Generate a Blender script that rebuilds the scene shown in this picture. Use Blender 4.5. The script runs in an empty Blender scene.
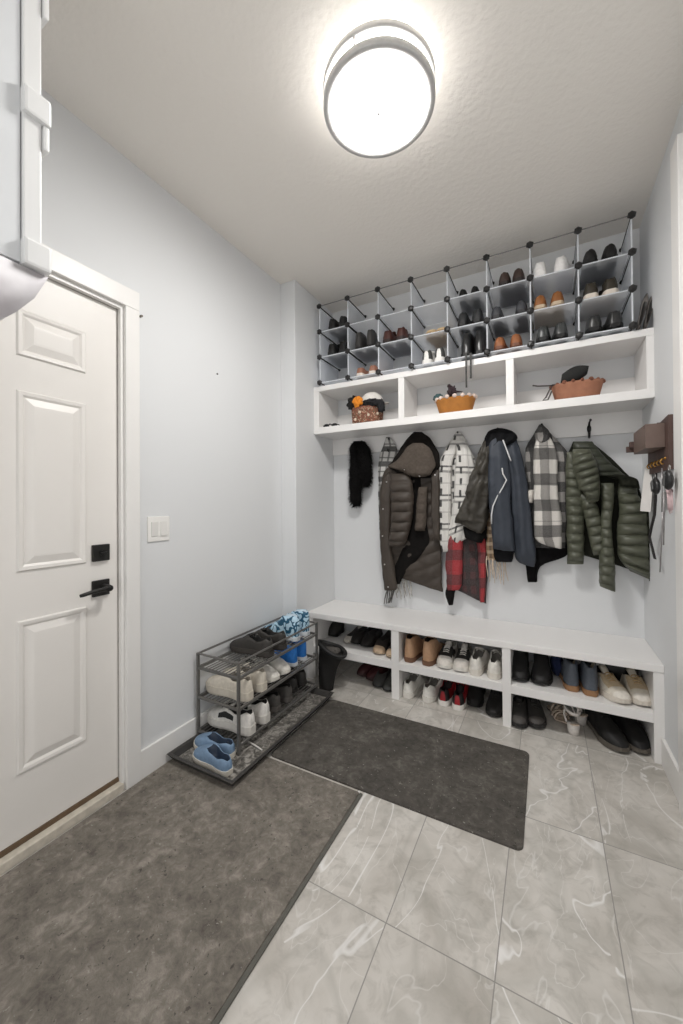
import bpy, bmesh, math, random
from math import sin, cos, pi, radians
from mathutils import Vector, Matrix, noise
random.seed(7)
S = bpy.context.scene
C = S.collection
PI = pi
# ------------------------------------------------------------------ camera
F_PX, YAW, PITCH, ROLL, CYP, CAMH = 382.757, radians(28.121), radians(.41355), radians(-.41695), 501.49, 1.217
_r = Vector((cos(YAW), sin(YAW), 0)); _f = Vector((-sin(YAW), cos(YAW), 0)); _u = Vector((0, 0, 1))
_f, _u = _f * cos(PITCH) + _u * sin(PITCH), _u * cos(PITCH) - _f * sin(PITCH)
_r, _u = _r * cos(ROLL) + _u * sin(ROLL), _u * cos(ROLL) - _r * sin(ROLL)
CAMP = Vector((0, 0, CAMH))
cam = bpy.data.cameras.new('camera'); co = bpy.data.objects.new('camera', cam); C.objects.link(co); S.camera = co
cam.sensor_fit = 'HORIZONTAL'; cam.sensor_width = 36; cam.lens = F_PX / 683 * 36
cam.shift_y = -(512 - CYP) / 683; cam.clip_start = .02
m3 = Matrix((_r, _u, -_f)).transposed(); co.matrix_world = Matrix.Translation(CAMP) @ m3.to_4x4()

def ray(px, py): return _r * ((px - 341.5) / F_PX) - _u * ((py - CYP) / F_PX) + _f
def on(ax, val, px, py):
    d = ray(px, py); t = (val - CAMP[ax]) / d[ax]; return CAMP + d * t
def AY(px, py, Y): return on(1, Y, px, py)      # point of the plane y=Y seen at a spot of the photo

# ------------------------------------------------------------------ materials
def lin(c):
    o = []
    for v in c:
        v /= 255
        o.append(v / 12.92 if v <= .04045 else ((v + .055) / 1.055) ** 2.4)
    return (*o, 1)
class N:
    def __init__(s, name):
        s.m = bpy.data.materials.new(name); s.m.use_nodes = True; s.t = s.m.node_tree
        s.b = s.t.nodes['Principled BSDF']; s.out = s.t.nodes['Material Output']
    def n(s, typ, **kw):
        x = s.t.nodes.new(typ)
        for k, v in kw.items():
            if hasattr(x, k): setattr(x, k, v)
        return x
    def l(s, a, b): s.t.links.new(a, b)
    def math(s, op, a, b=None, c=None, clamp=False):
        x = s.n('ShaderNodeMath', operation=op); x.use_clamp = clamp
        for i, v in enumerate((a, b, c)):
            if v is None: continue
            if isinstance(v, (int, float)): x.inputs[i].default_value = v
            else: s.l(v, x.inputs[i])
        return x.outputs[0]
    def mix(s, fac, a, b, typ='MIX'):
        x = s.n('ShaderNodeMix', data_type='RGBA', blend_type=typ)
        for i, v in ((0, fac), (6, a), (7, b)):
            if isinstance(v, (int, float, tuple)): x.inputs[i].default_value = v
            else: s.l(v, x.inputs[i])
        return x.outputs[2]
    def coord(s, which='Object'): return s.n('ShaderNodeTexCoord').outputs[which]
    def noise(s, vec, scale, detail=3, rough=.5, dist=0):
        x = s.n('ShaderNodeTexNoise'); x.inputs['Scale'].default_value = scale; x.inputs['Detail'].default_value = detail
        x.inputs['Roughness'].default_value = rough; x.inputs['Distortion'].default_value = dist
        if vec is not None: s.l(vec, x.inputs['Vector'])
        return x.outputs['Fac']
    def ramp(s, fac, stops):
        x = s.n('ShaderNodeValToRGB'); e = x.color_ramp.elements
        while len(e) < len(stops): e.new(.5)
        for i, (p, c) in enumerate(stops):
            e[i].position = p; e[i].color = c if len(c) == 4 else (*c, 1)
        s.l(fac, x.inputs[0]); return x.outputs[0]
    def bump(s, h, strength=.2, dist=.01):
        x = s.n('ShaderNodeBump'); x.inputs['Strength'].default_value = strength; x.inputs['Distance'].default_value = dist
        s.l(h, x.inputs['Height']); s.l(x.outputs[0], s.b.inputs['Normal'])
_mc = {}
def M(name, col, rough=.6, metal=0, var=.12, nscale=40, bump=0, spec=.5, sheen=0, coat=0):
    if name in _mc: return _mc[name]
    k = N(name); c = lin(col); b = k.b
    fac = k.noise(k.coord(), nscale, 4)
    d = tuple(v * (1 - var) for v in c[:3]) + (1,); l = tuple(min(1, v * (1 + var)) for v in c[:3]) + (1,)
    k.l(k.ramp(fac, [(.3, d), (.7, l)]), b.inputs['Base Color'])
    b.inputs['Roughness'].default_value = rough; b.inputs['Metallic'].default_value = metal
    b.inputs['Specular IOR Level'].default_value = spec
    if sheen: b.inputs['Sheen Weight'].default_value = sheen
    if coat: b.inputs['Coat Weight'].default_value = coat
    if bump: k.bump(fac, bump, .003)
    _mc[name] = k.m; return k.m

def wallmat(name, col, bscale=130, bst=.06, rough=.7, dist=.002):
    k = N(name); fac = k.noise(k.coord(), bscale, 4)
    big = k.noise(k.coord(), 1.3, 2)
    c = lin(col); k.l(k.ramp(big, [(.3, tuple(v * .985 for v in c[:3]) + (1,)), (.7, c)]), k.b.inputs['Base Color'])
    k.b.inputs['Roughness'].default_value = rough; k.b.inputs['Specular IOR Level'].default_value = .3
    k.bump(fac, bst, dist); return k.m
WALL = wallmat('wall_paint', (224, 225, 226))
CEIL = wallmat('ceiling_texture', (244, 239, 232), 46, .5, .9, .005)
TRIM = M('trim_white', (236, 234, 231), .38, var=.012, nscale=8)
BUILT = M('shelf_white', (238, 236, 234), .35, var=.012, nscale=6)
DOORM = M('door_white', (234, 230, 225), .4, var=.012, nscale=5)

def floormat():
    k = N('marble_tile'); co_ = k.coord()
    sp = k.n('ShaderNodeSeparateXYZ'); k.l(co_, sp.inputs[0])
    u = k.math('DIVIDE', k.math('SUBTRACT', sp.outputs[0], .168 - 29.5), .295)
    v = k.math('DIVIDE', k.math('SUBTRACT', sp.outputs[1], 1.045 - 60.5), .605)
    fu, fv = k.math('FLOOR', u), k.math('FLOOR', v)
    cu, cv = k.math('FRACT', u), k.math('FRACT', v)
    eu = k.math('MINIMUM', cu, k.math('SUBTRACT', 1, cu)); ev = k.math('MINIMUM', cv, k.math('SUBTRACT', 1, cv))
    gr = k.math('MAXIMUM', k.math('LESS_THAN', eu, .0055), k.math('LESS_THAN', ev, .0028))
    cb = k.n('ShaderNodeCombineXYZ'); k.l(fu, cb.inputs[0]); k.l(fv, cb.inputs[1])
    wn = k.n('ShaderNodeTexWhiteNoise', noise_dimensions='2D'); k.l(cb.outputs[0], wn.inputs['Vector'])
    sc = k.n('ShaderNodeVectorMath', operation='SCALE'); k.l(wn.outputs['Color'], sc.inputs[0]); sc.inputs['Scale'].default_value = 9
    ad = k.n('ShaderNodeVectorMath', operation='ADD'); k.l(co_, ad.inputs[0]); k.l(sc.outputs[0], ad.inputs[1]); p = ad.outputs[0]
    base = k.noise(p, 4.5, 5, .6, .6)
    blotch = k.noise(p, 14, 4, .65, 1.2)
    mp = k.n('ShaderNodeMapping'); k.l(p, mp.inputs[0]); mp.inputs['Rotation'].default_value = (0, 0, radians(38)); mp.inputs['Scale'].default_value = (1, .5, 1); pv = mp.outputs[0]
    def vein(scale, width, dist):
        a = k.math('ABSOLUTE', k.math('SUBTRACT', k.noise(pv, scale, 3, .45, dist), .5))
        return k.math('POWER', k.math('SUBTRACT', 1, k.math('DIVIDE', a, width), clamp=True), .7)
    v1 = k.math('MULTIPLY', vein(2.6, .0055, 1.0), k.math('GREATER_THAN', base, .42)); v2 = vein(5.5, .006, 1.2)
    dk = vein(3.1, .06, 1.2)
    col = k.ramp(base, [(.25, lin((184, 178, 170))), (.5, lin((207, 202, 195))), (.75, lin((222, 218, 212)))])
    col = k.mix(k.math('MULTIPLY', dk, .28), col, lin((150, 148, 140)))
    col = k.mix(k.math('MULTIPLY', k.math('SUBTRACT', blotch, .48, clamp=True), 2.2), col, lin((158, 153, 145)))
    col = k.mix(k.math('MULTIPLY', v2, .38), col, lin((236, 234, 231)))
    col = k.mix(k.math('MULTIPLY', v1, .8), col, lin((240, 238, 236)))
    sv = k.n('ShaderNodeSeparateColor'); k.l(wn.outputs['Color'], sv.inputs[0])
    col = k.mix(k.math('MULTIPLY', sv.outputs[2], .14), col, lin((150, 144, 136)))
    col = k.mix(gr, col, lin((150, 147, 142)))
    k.l(col, k.b.inputs['Base Color']); k.b.inputs['Roughness'].default_value = .32
    k.bump(k.math('SUBTRACT', 1, gr), .25, .002); return k.m
FLOOR = floormat()
def carpet(name, c0, c1, c2):
    k = N(name); co_ = k.coord()
    a = k.noise(co_, 7, 6, .65, .8); b_ = k.noise(co_, 34, 5, .7, .6); g = k.noise(co_, 260, 2, .6)
    f = k.math('ADD', k.math('MULTIPLY', a, .5), k.math('MULTIPLY', b_, .5))
    col = k.ramp(f, [(.34, lin(c0)), (.52, lin(c1)), (.68, lin(c2))])
    sp = k.math('GREATER_THAN', k.noise(co_, 75, 3, .6), .69)
    col = k.mix(k.math('MULTIPLY', sp, .55), col, lin((165, 162, 154)))
    sp2 = k.math('LESS_THAN', k.noise(co_, 60, 3, .6), .33)
    col = k.mix(k.math('MULTIPLY', sp2, .5), col, lin((36, 35, 33)))
    k.l(col, k.b.inputs['Base Color']); k.b.inputs['Roughness'].default_value = 1.2; k.b.inputs['Specular IOR Level'].default_value = .15
    k.bump(k.math('ADD', g, b_), .5, .004); return k.m
MAT1 = carpet('grey_carpet', (92, 87, 81), (124, 118, 110), (158, 151, 142))
MAT2 = carpet('charcoal_carpet', (68, 65, 62), (90, 86, 81), (118, 114, 107))
MATB = M('mat_rubber_edge', (92, 90, 84), .8)
def emis(name, col, st):
    k = N(name); k.b.inputs['Base Color'].default_value = (*col, 1); k.b.inputs['Emission Color'].default_value = (*col, 1)
    k.b.inputs['Emission Strength'].default_value = st; return k.m
GLOW = emis('lit_opal_glass', (1, .985, .96), 62); GLOWS = emis('lit_opal_glass_side', (1, .985, .96), 7.5)
NICKEL = M('brushed_nickel', (205, 204, 202), .4, .35, .04, 60)
IRON = M('black_metal', (44, 43, 42), .45, .5, .1)
RACKM = M('gunmetal_tube', (112, 110, 107), .4, .35, .08)
BLKP = M('black_plastic', (34, 33, 33), .4)
TRAYM = M('tray_plastic', (62, 60, 58), .45)
def traybed():
    k = N('wet_gritty_tray_bed'); co_ = k.coord()
    a = k.noise(co_, 26, 5, .7, 1.5)
    k.l(k.ramp(a, [(.36, lin((70, 68, 64))), (.5, lin((120, 116, 110))), (.62, lin((176, 172, 165)))]), k.b.inputs['Base Color'])
    k.b.inputs['Roughness'].default_value = .3; k.bump(a, .6, .01); return k.m
TRAYBED = traybed()
def frosted():
    k = N('frosted_plastic'); t = k.t
    d = k.n('ShaderNodeBsdfDiffuse'); d.inputs[0].default_value = lin((246, 249, 254))
    tr = k.n('ShaderNodeBsdfTranslucent'); tr.inputs[0].default_value = lin((247, 250, 255))
    tp = k.n('ShaderNodeBsdfTransparent'); tp.inputs[0].default_value = (1, 1, 1, 1)
    m1 = k.n('ShaderNodeMixShader'); m1.inputs[0].default_value = .8; k.l(d.outputs[0], m1.inputs[1]); k.l(tr.outputs[0], m1.inputs[2])
    m2 = k.n('ShaderNodeMixShader')
    fac = k.math('ADD', k.math('MULTIPLY', k.noise(k.coord(), 9, 2), .15), .46)
    k.l(fac, m2.inputs[0]); k.l(m1.outputs[0], m2.inputs[1]); k.l(tp.outputs[0], m2.inputs[2])
    k.l(m2.outputs[0], k.out.inputs[0]); return k.m
FROST = frosted()
RIM = M('panel_rim_white', (236, 239, 243), .4, var=.02)

def plaid(name, base, bands, nz=.1):
    """bands: list of (axis, period, offset, width, colour, opacity) on UV in metres"""
    k = N(name); uv = k.n('ShaderNodeUVMap').outputs[0]
    sp = k.n('ShaderNodeSeparateXYZ'); k.l(uv, sp.inputs[0])
    col = lin(base)
    for ax, per, off, wd, c, op, *gate in bands:
        f = k.math('FRACT', k.math('DIVIDE', k.math('ADD', sp.outputs[ax], off + 10 * per), per))
        ms = k.math('MULTIPLY', k.math('LESS_THAN', f, wd), op)
        if gate: ms = k.math('MULTIPLY', ms, k.math('LESS_THAN', k.math('FRACT', k.math('DIVIDE', sp.outputs[1 - ax], gate[0])), gate[1]))
        col = k.mix(ms, col, lin(c))
    fac = k.noise(k.coord(), 300, 3)
    col = k.mix(nz, col, k.ramp(fac, [(.3, (.02, .02, .02)), (.7, (.9, .9, .9))]))
    k.l(col, k.b.inputs['Base Color']); k.b.inputs['Roughness'].default_value = .9; k.b.inputs['Specular IOR Level'].default_value = .2
    k.bump(fac, .2, .002); return k.m

# ------------------------------------------------------------------ mesh helpers
def obj(name, bm, mats, parent=None, smooth=False, kind=None):
    me = bpy.data.meshes.new(name)
    bmesh.ops.recalc_face_normals(bm, faces=bm.faces)
    bm.to_mesh(me); bm.free()
    if not isinstance(mats, (list, tuple)): mats = [mats]
    for x in mats: me.materials.append(x)
    if smooth:
        for p in me.polygons: p.use_smooth = True
    o = bpy.data.objects.new(name, me); C.objects.link(o)
    if parent is not None: o.parent = parent
    if kind: o['kind'] = kind
    return o
def thing(name, label, cat, loc=(0, 0, 0), rz=0, group=None):
    o = bpy.data.objects.new(name, None); C.objects.link(o); o.empty_display_size = .05
    o.location = loc; o.rotation_euler = (0, 0, rz); o['label'] = label; o['category'] = cat
    if group: o['group'] = group
    return o
def tag(o, label, cat, group=None):
    o['label'] = label; o['category'] = cat
    if group: o['group'] = group
    return o
def dup(root, loc, rz=0, label=None, mirror=False):
    r = root.copy(); C.objects.link(r); r.location = loc; r.rotation_euler = (0, 0, rz)
    if mirror: r.scale = (-root.scale[0], root.scale[1], root.scale[2])
    if label: r['label'] = label
    for ch in list(root.children):
        c = ch.copy(); C.objects.link(c); c.parent = r
        for g in list(ch.children):
            d = g.copy(); C.objects.link(d); d.parent = c
    return r
def BM(): return bmesh.new()
def box(bm, x0, x1, y0, y1, z0, z1, bev=0, mi=0):
    vs = [bm.verts.new((x, y, z)) for x in (x0, x1) for y in (y0, y1) for z in (z0, z1)]
    fs = [(0, 1, 3, 2), (4, 6, 7, 5), (0, 4, 5, 1), (2, 3, 7, 6), (0, 2, 6, 4), (1, 5, 7, 3)]
    F = [bm.faces.new([vs[i] for i in f]) for f in fs]
    for f in F: f.material_index = mi
    if bev:
        es = list({e for f in F for e in f.edges})
        bmesh.ops.bevel(bm, geom=es, offset=bev, segments=2, affect='EDGES', profile=.6)
    return vs
def B(name, x0, x1, y0, y1, z0, z1, mat, parent=None, bev=.002, kind=None):
    bm = BM(); box(bm, x0, x1, y0, y1, z0, z1, bev); return obj(name, bm, mat, parent, kind=kind)
def loft(bm, rings, closed=True, cap0=True, cap1=True, mi=None):
    R = [[bm.verts.new(p) for p in r] for r in rings]
    n = len(R[0])
    for i in range(len(R) - 1):
        for j in range(n if closed else n - 1):
            k = (j + 1) % n
            f = bm.faces.new((R[i][j], R[i][k], R[i + 1][k], R[i + 1][j]))
            if mi: f.material_index = mi(i, j)
    if cap0: bm.faces.new(R[0])
    if cap1: bm.faces.new(R[-1][::-1])
    return R
def tube(bm, pts, r, n=8, cap=True):
    pts = [Vector(p) for p in pts]; rs = r if isinstance(r, (list, tuple)) else [r] * len(pts)
    up = None; rings = []
    for i, p in enumerate(pts):
        t = (pts[min(i + 1, len(pts) - 1)] - pts[max(i - 1, 0)]).normalized()
        if up is None:
            up = Vector((0, 0, 1)) if abs(t.z) < .9 else Vector((1, 0, 0))
        a = t.cross(up).normalized(); b = a.cross(t).normalized(); up = b
        rings.append([p + a * (rs[i] * cos(2 * PI * k / n)) + b * (rs[i] * sin(2 * PI * k / n)) for k in range(n)])
    loft(bm, rings, True, cap, cap)
def sqbar(bm, p, q, r): tube(bm, [p, q], r * 1.3, 4)
def lathe(bm, prof, c, n=40, axis='z', sx=1, sy=1, cap0=False, cap1=False):
    rings = []
    for r, h in prof:
        ring = []
        for k in range(n):
            a = 2 * PI * k / n
            if axis == 'z': ring.append((c[0] + r * sx * cos(a), c[1] + r * sy * sin(a), c[2] + h))
            elif axis == 'x': ring.append((c[0] + h, c[1] + r * cos(a), c[2] + r * sin(a)))
            else: ring.append((c[0] + r * cos(a), c[1] + h, c[2] + r * sin(a)))
        rings.append(ring)
    loft(bm, rings, True, cap0, cap1)
def ball(bm, c, r, sx=1, sy=1, sz=1, u=12, v=8):
    mt = Matrix.Translation(Vector(c)) @ Matrix.Diagonal((r * sx, r * sy, r * sz, 1))
    bmesh.ops.create_uvsphere(bm, u_segments=u, v_segments=v, radius=1, matrix=mt)
def lerp_tab(tab, t):
    if t <= tab[0][0]: return tab[0][1]
    for (a, x), (b, y) in zip(tab, tab[1:]):
        if t <= b:
            k = (t - a) / (b - a); k = k * k * (3 - 2 * k); return x + (y - x) * k
    return tab[-1][1]

# ------------------------------------------------------------------ room
XL, XA, XR, YB, YS, H = -1.61, -1.489, .474, 2.66, 2.135, 2.745
YN = -1.2
B('floor', XL - .2, XR + .12, YN, YB + .1, -.1, 0, FLOOR, bev=0, kind='structure')
B('ceiling', XL - .2, XR + .12, YN, YB + .1, H, H + .1, CEIL, bev=0, kind='structure')
B('wall_back', XL - .12, XR + .12, YB, YB + .1, 0, H, WALL, bev=0, kind='structure')
B('wall_right', XR, XR + .12, YN, YB, 0, H, WALL, bev=0, kind='structure')
B('wall_alcove_left', XL, XA, YS, YB, 0, H, WALL, bev=.004, kind='structure')
DY0, DY1, DZ1 = .155, 1.006, 2.072
bm = BM()
box(bm, XL - .12, XL, DY1, YB, 0, H); box(bm, XL - .12, XL, YN, DY0, 0, H); box(bm, XL - .12, XL, DY0, DY1, DZ1, H)
obj('wall_left', bm, WALL, kind='structure')
# door: slab with six raised panels facing +x
XD = -1.632
bm = BM(); box(bm, XD - .04, XD, DY0 + .003, DY1 - .0055, .055, DZ1 - .0055, .001)
door = obj('door_1', bm, DOORM, kind='structure')
def dpanel(y0, y1, z0, z1):
    bm = BM()
    def ring(d, x): return [(XD + x, y0 + d, z0 + d), (XD + x, y1 - d, z0 + d), (XD + x, y1 - d, z1 - d), (XD + x, y0 + d, z1 - d)]
    loft(bm, [ring(0, .0005), ring(.005, .007), ring(.016, .006), ring(.024, -.0005 + .0012), ring(.05, .0085), ring(.058, .009)], True, False, True)
    p = obj('door_panel', bm, DOORM, door)
for (a, b) in ((.295, .523), (.643, .873)):
    dpanel(a, b, 1.75, 1.918); dpanel(a, b, .988, 1.628); dpanel(a, b, .283, .816)
hd = obj('door_handle', (lambda bm: (box(bm, XD, XD + .010, .893, .962, .846, .912, .003), bm)[1])(BM()), IRON, door)
bm = BM(); lathe(bm, [(.014, 0), (.014, .04), (.012, .052)], (XD + .008, .935, .881), 16, 'x', cap1=True); obj('handle_neck', bm, IRON, hd, True)
bm = BM(); tube(bm, [(XD + .052, .945, .881), (XD + .055, .92, .882), (XD + .056, .87, .879), (XD + .056, .835, .874), (XD + .053, .822, .872)], [.008, .0085, .008, .0075, .006], 10)
obj('lever', bm, IRON, hd, True)
db = obj('deadbolt', (lambda bm: (box(bm, XD, XD + .012, .893, .962, .990, 1.058, .003), bm)[1])(BM()), IRON, door)
bm = BM(); lathe(bm, [(.011, 0), (.011, .012)], (XD + .01, .928, 1.024), 16, 'x', cap1=True); box(bm, XD + .02, XD + .034, .914, .942, 1.0205, 1.0275, .001)
obj('thumb_turn', bm, IRON, db)
# jamb, stop gasket, casing, threshold
bm = BM()
box(bm, XL - .06, XL + .001, DY1 - .003, DY1 + .018, 0, DZ1 + .018, .001); box(bm, XL - .06, XL + .001, DY0, DY1 - .003, DZ1 - .003, DZ1 + .018, .001)
obj('trim_1', bm, TRIM, kind='structure')
GASK = M('door_gasket', (168, 164, 158), .7)
bm = BM(); box(bm, XD - .03, XD + .004, DY1 - .0058, DY1 - .002, .05, DZ1 - .003); box(bm, XD - .03, XD + .004, DY0, DY1 - .004, DZ1 - .0058, DZ1 - .002)
obj('trim_2', bm, GASK, kind='structure')
bm = BM()
box(bm, XL, XL + .018, DY1 + .010, DY1 + .074, 0, DZ1 + .012, .003); box(bm, XL, XL + .018, DY0 - .09, DY1 + .074, DZ1 + .012, DZ1 + .094, .003)
obj('trim_3', bm, TRIM, kind='structure')
bm = BM(); box(bm, XL + .012, XL + .03, DY1 + .074, DY1 + .082, 2.06, 2.068, .001); obj('trim_9', bm, M('catch_metal', (110, 104, 96), .4, .8), kind='structure')
bm = BM(); box(bm, XL - .06, XL + .012, DY0 - .05, DY1 + .0, 0, .034, .004)
obj('trim_4', bm, M('threshold_wood', (206, 198, 184), .5), kind='structure')
bm = BM(); box(bm, XL - .055, XD + .003, DY0, DY1 - .002, .034, .054, .002); obj('trim_5', bm, M('threshold_brown', (104, 84, 64), .6), kind='structure')
bm = BM(); box(bm, XD, XD + .006, DY1 - .001, DY1 + .008, .99, 1.055); box(bm, XD, XD + .006, DY1 - .001, DY1 + .008, .85, .91)
obj('trim_6', bm, M('strike_steel', (120, 116, 110), .4, .8), kind='structure')
bm = BM(); box(bm, XL, XL + .014, DY1 + .074, YS, 0, .125, .003); obj('baseboard_left', bm, TRIM, kind='structure')
bm = BM(); box(bm, XR - .015, XR, 1.955, 2.262, 0, .125, .003); obj('baseboard_right', bm, TRIM, kind='structure')
bm = BM(); box(bm, XR - .026, XR, 1.86, 1.955, 0, 2.6, .003); obj('trim_7', bm, TRIM, kind='structure')
bm = BM(); ball(bm, (XL + .003, on(0, XL, 217, 374).y, on(0, XL, 217, 374).z), .005); tag(obj('wall_nail_mark', bm, M('nail_mark_grey', (110, 108, 106), .5)), 'tiny grey nail mark in the bare left wall above the light switch', 'nail mark')  # small ball added to stand for a nail mark
# switch
sw = thing('light_switch', 'white two-rocker light switch plate on the wall beside the door', 'light switch', (XL, 1.182, 1.108))
bm = BM(); box(bm, 0, .006, -.058, .058, -.058, .058, .003); obj('plate', bm, M('switch_plate', (240, 238, 234), .35, var=.01), sw)
for dy in (-.024, .024):
    bm = BM(); box(bm, .004, .010, dy - .017, dy + .017, -.034, .034, .002); rk = obj('rocker', bm, M('rocker_white', (228, 226, 222), .3, var=.01), sw)
    rk.rotation_euler = (0, radians(3 if dy < 0 else -3), 0)

# ------------------------------------------------------------------ ceiling lamp
lp = thing('ceiling_light', 'round flush-mount ceiling lamp, glowing, with two brushed nickel rings', 'ceiling lamp', (-.52, 1.28, H))
bm = BM(); lathe(bm, [(.17, -.0), (.172, -.012), (.06, -.014)], (0, 0, 0), 48, cap0=True, cap1=True); obj('canopy', bm, M('lamp_white', (235, 235, 233), .4, var=.01), lp, True)
def ringpart(name, r0, r1, z0, z1):
    bm = BM(); n = 64
    rings = []
    for k in range(n + 1):
        a = 2 * PI * k / n
        rings.append([(r * cos(a), r * sin(a), z) for r, z in ((r0, z0), (r1 - .002, z0), (r1, z0 + .002), (r1, z1 - .002), (r1 - .002, z1), (r0, z1))])
    loft(bm, rings, True, False, False); bmesh.ops.remove_doubles(bm, verts=bm.verts, dist=1e-5); return obj(name, bm, NICKEL, lp, True)
ringpart('upper_ring', .186, .201, -.048, -.024); ringpart('lower_ring', .171, .2, -.100, -.076)
bm = BM(); lathe(bm, [(.183, -.014), (.183, -.088), (.177, -.094)], (0, 0, 0), 64, cap0=True)
obj('glass_drum', bm, GLOWS, lp, True)
bm = BM(); lathe(bm, [(.177, -.094), (.15, -.101), (.10, -.107), (.05, -.11), (.0005, -.111)], (0, 0, 0), 64)
obj('diffuser', bm, GLOW, lp, True)
bm = BM(); lathe(bm, [(.0005, -.122), (.008, -.121), (.010, -.114), (.008, -.108)], (0, 0, 0), 16); obj('finial', bm, NICKEL, lp, True)
for a in (.5, 2.6, 4.7):
    bm = BM(); tube(bm, [(.195 * cos(a), .195 * sin(a), -.03), (.195 * cos(a), .195 * sin(a), -.09)], .004, 8); obj('post', bm, NICKEL, lp, True)

# ------------------------------------------------------------------ built-in shelf, bench, hook board
ZS0, ZS1, ZT0, ZT1, YSH = 1.728, 1.774, 2.036, 2.072, 2.368
sh = thing('wall_shelf', 'white built-in cubby shelf with three openings above the coats', 'shelf', (0, 0, 0))
B('bottom_board', XA, XR, YSH, YB, ZS0, ZS1, BUILT, sh); B('top_board', XA, XR, YSH, YB, ZT0, ZT1, BUILT, sh)
for x0, x1 in ((XA, -1.445), (-.842, -.802), (-.196, -.154), (.443, XR)): B('upright', x0, x1, YSH + .001, YB, ZS1, ZT0, BUILT, sh)
for x0, x1 in ((-1.445, -.842), (-.802, -.196), (-.154, .443)): B('back_panel', x0, x1, YB - .014, YB, ZS1, ZS1 + .14, BUILT, sh)
YBN = 2.265
bn = thing('shoe_bench', 'white built-in bench with six open shoe cubbies', 'bench', (0, 0, 0))
B('seat_top', XA, XR, YBN - .004, YB, .424, .462, BUILT, bn, .004)
for x0, x1 in ((XA, -1.445), (-.865, -.815), (-.221, -.178), (.434, XR)): B('upright', x0, x1, YBN, YB, 0, .424, BUILT, bn)
for x0, x1 in ((-1.445, -.865), (-.815, -.221), (-.178, .434)): B('shelf_board', x0, x1, YBN + .001, YB, .184, .23, BUILT, bn)
hb = thing('hook_board', 'white board with black coat hooks fixed under the shelf', 'coat rack', (0, 0, 0))
B('board', XA, XR, YB - .016, YB, 1.605, ZS0, BUILT, hb, .002)
def hook(x):
    bm = BM(); z = 1.60
    tube(bm, [(x, YB - .018, z + .05), (x, YB - .03, z + .08), (x + .004, YB - .055, z + .088)], [.006, .005, .004], 8)
    ball(bm, (x + .004, YB - .057, z + .089), .007)
    tube(bm, [(x, YB - .02, z + .06), (x, YB - .024, z + .02), (x - .002, YB - .04, z - .008), (x - .002, YB - .06, z + .004), (x - .002, YB - .064, z + .018)], [.006, .007, .006, .005, .005], 8)
    ball(bm, (x, YB - .018, z + .045), .011, 1, .4, 2.2)
    obj('hook', bm, IRON, hb, True)
for px, py in ((361, 438), (388, 437), (417, 440), (457, 436), (497, 436), (541, 430)): hook(AY(px, py, 2.6).x)
hook(.225)

# ------------------------------------------------------------------ mats
def rounded_slab(bm, x0, x1, y0, y1, z0, z1, r, n=6):
    pts = []
    for cx, cy, a0 in ((x1 - r, y1 - r, 0), (x0 + r, y1 - r, PI / 2), (x0 + r, y0 + r, PI), (x1 - r, y0 + r, 1.5 * PI)):
        for k in range(n + 1):
            a = a0 + PI / 2 * k / n; pts.append((cx + r * cos(a), cy + r * sin(a)))
    loft(bm, [[(x, y, z0) for x, y in pts], [(x, y, z1 - .002) for x, y in pts], [((x - (x0 + x1) / 2) * .998 + (x0 + x1) / 2, (y - (y0 + y1) / 2) * .998 + (y0 + y1) / 2, z1) for x, y in pts]])
mt1 = thing('entry_mat', 'large mottled grey floor mat in front of the white door', 'mat', (0, 0, 0))
bm = BM(); rounded_slab(bm, -1.585, -.702, -.6, 1.458, 0, .008, .01); obj('pile', bm, MAT1, mt1)
bm = BM(); box(bm, -.702, -.688, -.6, 1.458, 0, .006, .002); obj('border', bm, MATB, mt1)
bm = BM(); rounded_slab(bm, -1.195, -.083, 1.474, 2.072, 0, .008, .025)
tag(obj('door_mat', bm, MAT2), 'charcoal floor mat with rounded corners in front of the bench', 'mat')

# ------------------------------------------------------------------ shoe cube organizer
YF = 2.352
kx = [-1.428 + i * (.389 + 1.428) / 8 for i in range(9)]; kz = [2.092, 2.276, 2.459, 2.643]
oz = thing('shoe_cube_organizer', 'frosted plastic cube shoe organizer with black connectors, on top of the shelf', 'shoe organizer', (0, YF, 2.074))
def L3(x, y, z): return Vector((x, y - YF, z - 2.074))
YK = YB - .012
def panel(name_, pts4, nrm):
    """thin frosted sheet with a moulded rim"""
    c = sum(pts4, Vector()) / 4; bm = BM()
    n = Vector(nrm) * .0016
    a = [p + n for p in pts4]; b = [p - n for p in pts4]
    loft(bm, [b, a]); p = obj('panel', bm, FROST, oz)
    bm = BM(); q = [c + (v - c) * .985 for v in pts4]
    for i in range(4): tube(bm, [q[i], q[(i + 1) % 4]], .0032, 4)
    obj('rim', bm, RIM, p)
g = .012
for r in range(3):
    for c_ in range(8):
        x0, x1, z = kx[c_] + g, kx[c_ + 1] - g, kz[r]
        panel('floor', [L3(x0, YF + .004, z), L3(x1, YF + .004, z), L3(x1, YK - g, z), L3(x0, YK - g, z)], (0, 0, 1))
    for c_ in range(9):
        x, z0, z1 = kx[c_], kz[r] + g, kz[r + 1] - g
        panel('side', [L3(x, YF + .004, z0), L3(x, YK - g, z0), L3(x, YK - g, z1), L3(x, YF + .004, z1)], (1, 0, 0))
for x in kx:
    for z in kz:
        for y in (YF - .002, YK):
            bm = BM(); r_ = .0215 if y < 2.5 else .014
            bmesh.ops.create_icosphere(bm, subdivisions=1, radius=r_, matrix=Matrix.Translation(L3(x, y, z)) @ Matrix.Diagonal((1, .62, 1, 1)))
            obj('connector', bm, BLKP, oz)
        bm = BM(); tube(bm, [L3(x, YF, z), L3(x, YK, z)], .0042, 6); obj('rod', bm, IRON, oz)
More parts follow.
